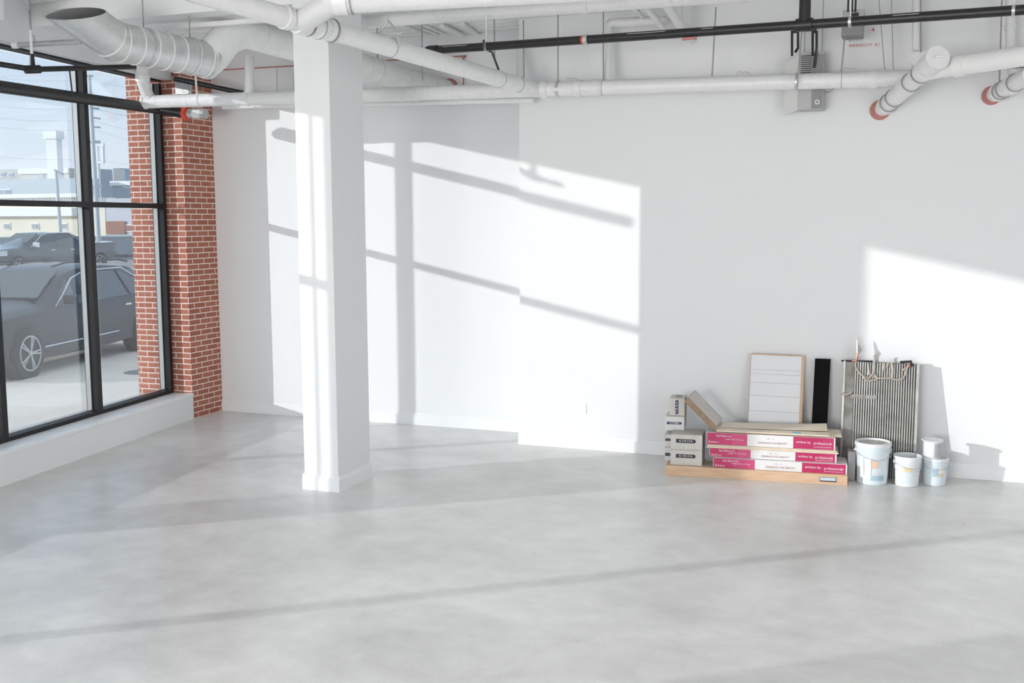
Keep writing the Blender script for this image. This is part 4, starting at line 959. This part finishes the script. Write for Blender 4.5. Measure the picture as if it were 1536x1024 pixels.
# pickup further out
tf = Vector((-38.0, 36.0, 0)); TD = Vector((.0, 1, 0)); 
tr_ = thing('pickup_truck', 'slate blue pickup truck parked across the lot behind the SUV', 'truck', Vector((-39, 39.5, -.1)))
st = [(0, .55, .9, .95, .78, .85, .7), (.15, .42, 1.02, 1.1, .95, .95, .85), (1.3, .42, 1.12, 1.2, .98, .98, .85), (1.75, .42, 1.15, 1.32, .98, .98, .8), (2.6, .42, 1.17, 1.78, .98, .97, .72), (3.0, .42, 1.18, 1.86, .98, .97, .72), (4.6, .42, 1.2, 1.86, .98, .97, .72),
      (5.15, .42, 1.2, 1.62, .98, .97, .74), (5.35, .42, 1.2, 1.36, .98, .97, .92), (5.4, .42, 1.2, 1.34, .98, .97, .95), (7.3, .46, 1.22, 1.36, .98, .97, .95), (7.4, .5, 1.2, 1.34, .95, .94, .93)]
f0 = Vector((-38.9, 35.6, -.1))
P_, it_ = car(tr_, f0, TD, 1.98, st, truckpaint_m, carglass_m, 3, (1.15, 6.25), .42, [(1.95, 3.4, 2.75, 3.35), (3.52, 4.75, 3.48, 4.45)])
MB().hexa([P_(1.85, -.76, 1.33), P_(1.85, .76, 1.33), P_(2.68, .63, 1.80), P_(2.68, -.63, 1.80)], [P_(1.82, -.76, 1.36), P_(1.82, .76, 1.36), P_(2.65, .63, 1.83), P_(2.65, -.63, 1.83)]).build('windscreen', carglass_m, tr_)
for sg in (-1, 1):
    MB().tube([P_(1.9, sg*.99, 1.2), P_(2.7, sg*.82, 1.72), P_(3.1, sg*.76, 1.82), P_(4.5, sg*.76, 1.82), P_(5.1, sg*.9, 1.4)], .02, 6).build('window_trim', chrome_m, tr_)
    MB().lbox(P_(7.25, sg*.93, .98), TD, Vector((1, 0, 0))*sg*-1, 0, .16, -.06, .02, 0, .34).build('tail_lamp', tail_m, tr_)
    MB().lbox(P_(.02, sg*.62, .85), TD, Vector((-1, 0, 0))*sg, 0, .5, 0, .38, 0, .22).build('headlamp', lamp_m, tr_)
    MB().lbox(P_(2.0, sg*1.0, 1.2), TD, Vector((-1, 0, 0))*sg, 0, .15, 0, .25, 0, .22).build('door_mirror', chrome_m, tr_)
    for s in (3.1, 4.3): MB().lbox(P_(s, sg*.98, 1.02), TD, Vector((-1, 0, 0))*sg, 0, .25, 0, .03, 0, .04).build('door_handle', chrome_m, tr_)
MB().lbox(P_(7.35, -.9, .55), TD, Vector((-1, 0, 0)), 0, .2, -1.8, 0, 0, .16).build('bumper', chrome_m, tr_)

# ------------------------------------------------------------------ buildings beyond the lot
BD = Vector((0, 1, 0)); BR = Vector((1, 0, 0))
def bex(x, y, D): return aty(x, y, D*.715)
def building(name, label, x0, y0, x1, y1, D, depth_, m, windows=(), wm=None, parapet=None, extra=None, cat='building', grp=None):
    """x0,y0 upper left, x1,y1 lower right of the front face; the face stands square to the far view"""
    depth = min(depth_, 2.2)
    a, b_ = bex(x0, y0, D), bex(x1, y0, D); z0, z1 = -.1, (a.z+b_.z)/2
    zlow = min(z1-.3, bex((x0+x1)/2, y1, D).z) if y1 else z0
    r = thing(name, label, cat, Vector((a.x, a.y, z0)), grp)
    A = Vector((a.x, a.y, 0)); L_ = (Vector((b_.x, b_.y, 0))-A).length
    MB().lbox(A, BR, BD, 0, L_, 0, depth, z0, z1).build('walls', m, r)
    if parapet: MB().lbox(A, BR, BD, -.1, L_+.1, -.25, .0, z1-parapet[0], z1+.05).build('parapet', parapet[1], r)
    for (wx0, wy0, wx1, wy1) in windows:
        p, q = bex(wx0, wy0, D), bex(wx1, wy1, D)
        s0_ = (Vector((p.x, p.y, 0))-A).dot(BR); s1_ = (Vector((q.x, q.y, 0))-A).dot(BR)
        fr = MB().lbox(A, BR, BD, s0_-.08, s1_+.08, -.08, -.01, q.z-.08, p.z+.08).build('window', white_b, r)
        ob = MB().lbox(A, BR, BD, s0_, s1_, -.12, -.081, q.z, p.z).build('window_glass', wm or bwin_m, r); ob.parent = fr
    return r, A, L_, z1
r, A, L_, z1 = building('low_building', 'long cream building with small square windows across the lot', -60, 306, 157, 356, 96, 7, cream_m, [(7, 336, 15, 343), (49, 336, 58, 343), (93, 336, 100, 343), (-40, 336, -32, 343)], parapet=None)
MB().lbox(A, BR, BD, -.3, (bex(118, 300, 96)-bex(-60, 300, 96)).length, -.8, .2, z1-1.0, z1-.35).build('canopy', white_b, r)
building('warehouse', 'grey warehouse with a ribbed white band behind the cream building', -60, 269, 125, 300, 120, 14, grey_b, [(-3, 285, 5, 292), (7, 285, 16, 292)], dgrey_b)
r, A, L_, z1 = building('ribbed_store', 'pale store front with a ribbed white roof band above the cream building', -60, 292, 120, 310, 104, 8, white_b, parapet=(.3, white_b))
for i in range(64): MB().lbox(A, BR, BD, .2+i*.28, .31+i*.28, -.1, -.01, z1-1.15, z1-.35).build('rib', tan_b, r)
building('industrial_building', 'tan flat roofed block on the skyline, right of the white chimney', 30, 253, 103, 300, 142, 8, tan_b, [(56, 257, 66, 268)], grey_b, parapet=(.6, white_b))
building('industrial_building', 'dark grey block on the skyline, directly behind the middle mullion', 104, 254, 150, 300, 151, 8, dgrey_b, parapet=(.5, grey_b))
building('industrial_building', 'beige tower block with blue edge right of the tall lamp post', 146, 253, 170, 300, 160, 6, tan_b)
building('industrial_building', 'blue slab on the skyline beside the beige block', 170, 252, 179, 300, 167, 6, mat('blue_cladding', (.30, .48, .62), .8))
building('industrial_building', 'pale latticed block on the skyline near the brick pier', 179, 259, 216, 300, 174, 8, mat('pale_lattice', (.62, .72, .74), .8))
building('industrial_building', 'dark blue grey shed below the latticed block', 168, 272, 222, 300, 125, 15, dgrey_b, parapet=(.4, white_b))
building('industrial_building', 'pale lavender wall behind the pickup bed', 158, 297, 260, 356, 96, 7, mat('lavender_wall', (.62, .63, .68), .85), [(190, 338, 202, 346)], rust_m)
building('house_row', 'small pale houses at the far left of the skyline', -60, 255, 32, 300, 182, 20, mat('pale_house', (.60, .60, .58), .85), [(2, 259, 8, 264), (14, 260, 20, 265)], dgrey_b)
sg_ = bex(160, 345, 95.9); u = MB().lbox(sg_, BR, BD, 0, 1.9, -.1, .05, -.3, .7).build('wall_sign', rust_m); tag(u, 'rust brown board fixed on the pale wall above the pickup bed', 'sign')
# white stack and its neighbours
a = bex(66, 197, 136); b_ = bex(88, 252, 136); ch = thing('chimney_stack', 'tall white square chimney on the skyline', 'chimney', Vector((a.x, a.y, -.1)))
A = Vector((a.x, a.y, 0)); MB().lbox(A, BR, BD, .2, 1.75, 0, .85, -.1, a.z-.7).build('shaft', white_b, ch); MB().lbox(A, BR, BD, 0, 1.95, -.2, 1.05, a.z-.9, a.z).build('cap', white_b, ch)
a = bex(110, 213, 137); ft = thing('rooftop_gantry', 'white open steel frame on the skyline between mullion and brick', 'frame', Vector((a.x, a.y, -.1))); A = Vector((a.x, a.y, 0))
for x0_, x1_, ya, yb in ((110, 114, 218, 254), (134, 138, 216, 254), (143, 147, 213, 254), (151, 155, 217, 244)):
    p, q = bex(x0_, ya, 137), bex(x1_, yb, 137); s0_, s1_ = (Vector((p.x, p.y, 0))-A).dot(BR), (Vector((q.x, q.y, 0))-A).dot(BR); MB().lbox(A, BR, BD, s0_, s1_, 0, .35, q.z if x0_ == 151 else -.1, p.z).build('post', white_b, ft)
for x0_, x1_, ya, yb in ((110, 155, 216, 219), (143, 155, 242, 245)):
    p, q = bex(x0_, ya, 137), bex(x1_, yb, 137); s0_, s1_ = (Vector((p.x, p.y, 0))-A).dot(BR), (Vector((q.x, q.y, 0))-A).dot(BR); MB().lbox(A, BR, BD, s0_, s1_, .02, .3, q.z, p.z).build('crossbar', white_b, ft)
for i in range(6):
    p = bex(133+i*3.2, 214.5, 136.9); MB().tube([p, p+Z3*.28], .12, 8).build('antenna', dgrey_b, ft)
# fence along the lot
fc = thing('lot_fence', 'long grey fence at the far side of the lot behind the pickup', 'fence', ext(100, 372, 70))
p, q = ext(-60, 356, 70), ext(300, 356, 70); A = Vector((p.x, p.y, 0)); MB().lbox(A, ER, ED, 0, (q-p).length, 0, .1, -.1, (p.z+q.z)/2).build('panel', mat('grey_fence_panel', (.34, .38, .42), .8), fc)
MB().lbox(A, ER, ED, 0, (q-p).length, -.05, .12, (p.z+q.z)/2, (p.z+q.z)/2+.08).build('rail', pole_m, fc)
# poles
def pole(label, xt, yt, xb, yb_, D, r0, arms=(), name='lamp_post'):
    t_, b_ = ext(xt, yt, D), ext(xb, yb_, D); r = thing(name, label, 'pole', Vector((b_.x, b_.y, -.1)))
    MB().tube([Vector((b_.x, b_.y, -.1)), t_], r0, 12, radii=[r0*1.15, r0*.8]).build('pole_shaft', pole_m, r, smooth=50)
    for (ax0, ay0, ax1, ay1) in arms: MB().tube([ext(ax0, ay0, D), ext(ax1, ay1, D)], r0*.45, 8).build('arm', pole_m, r, smooth=50)
    return r
pole('tall grey pole with crossarms seen between mullion and brick', 134, 112, 148, 350, 62, .11, [(128, 114, 140, 114), (139, 162, 149, 163), (139, 176, 151, 178), (140, 190, 151, 191), (128, 279, 154, 279)])
pole('slim pale post in front of the cream building, left of the middle mullion', 84, 255, 92, 350, 60, .09, [(81, 254, 96, 262)])
pole('short pale lamp post with curved arm near the brick pier', 203, 282, 203, 296, 84, .16, [(184, 280, 198, 282)])
pole('short white post in the lot behind the pickup tail', 209, 356, 211, 388, 58, .05, name='bollard')
# overhead wires
for i, (ya, yb_) in enumerate(((160, 175), (178, 205), (192, 222), (236, 240), (118, 135))):
    m_ = MB(); a, b_ = ext(-60, ya-6, 63+i), ext(144, ya+4, 63+i); c_ = ext(330, yb_+20, 63+i)
    m_.tube([a, a.lerp(b_, .5)-Z3*.15, b_, b_.lerp(c_, .5)-Z3*.15, c_], .006, 5)
    u = m_.build('overhead_wire', pole_m); tag(u, ['second overhead wire from the top', 'third overhead wire from the top', 'fourth overhead wire from the top', 'lowest overhead wire, at the height of the white frame', 'topmost overhead wire'][i]+' in the sky outside', 'wire', 'overhead wires outside')
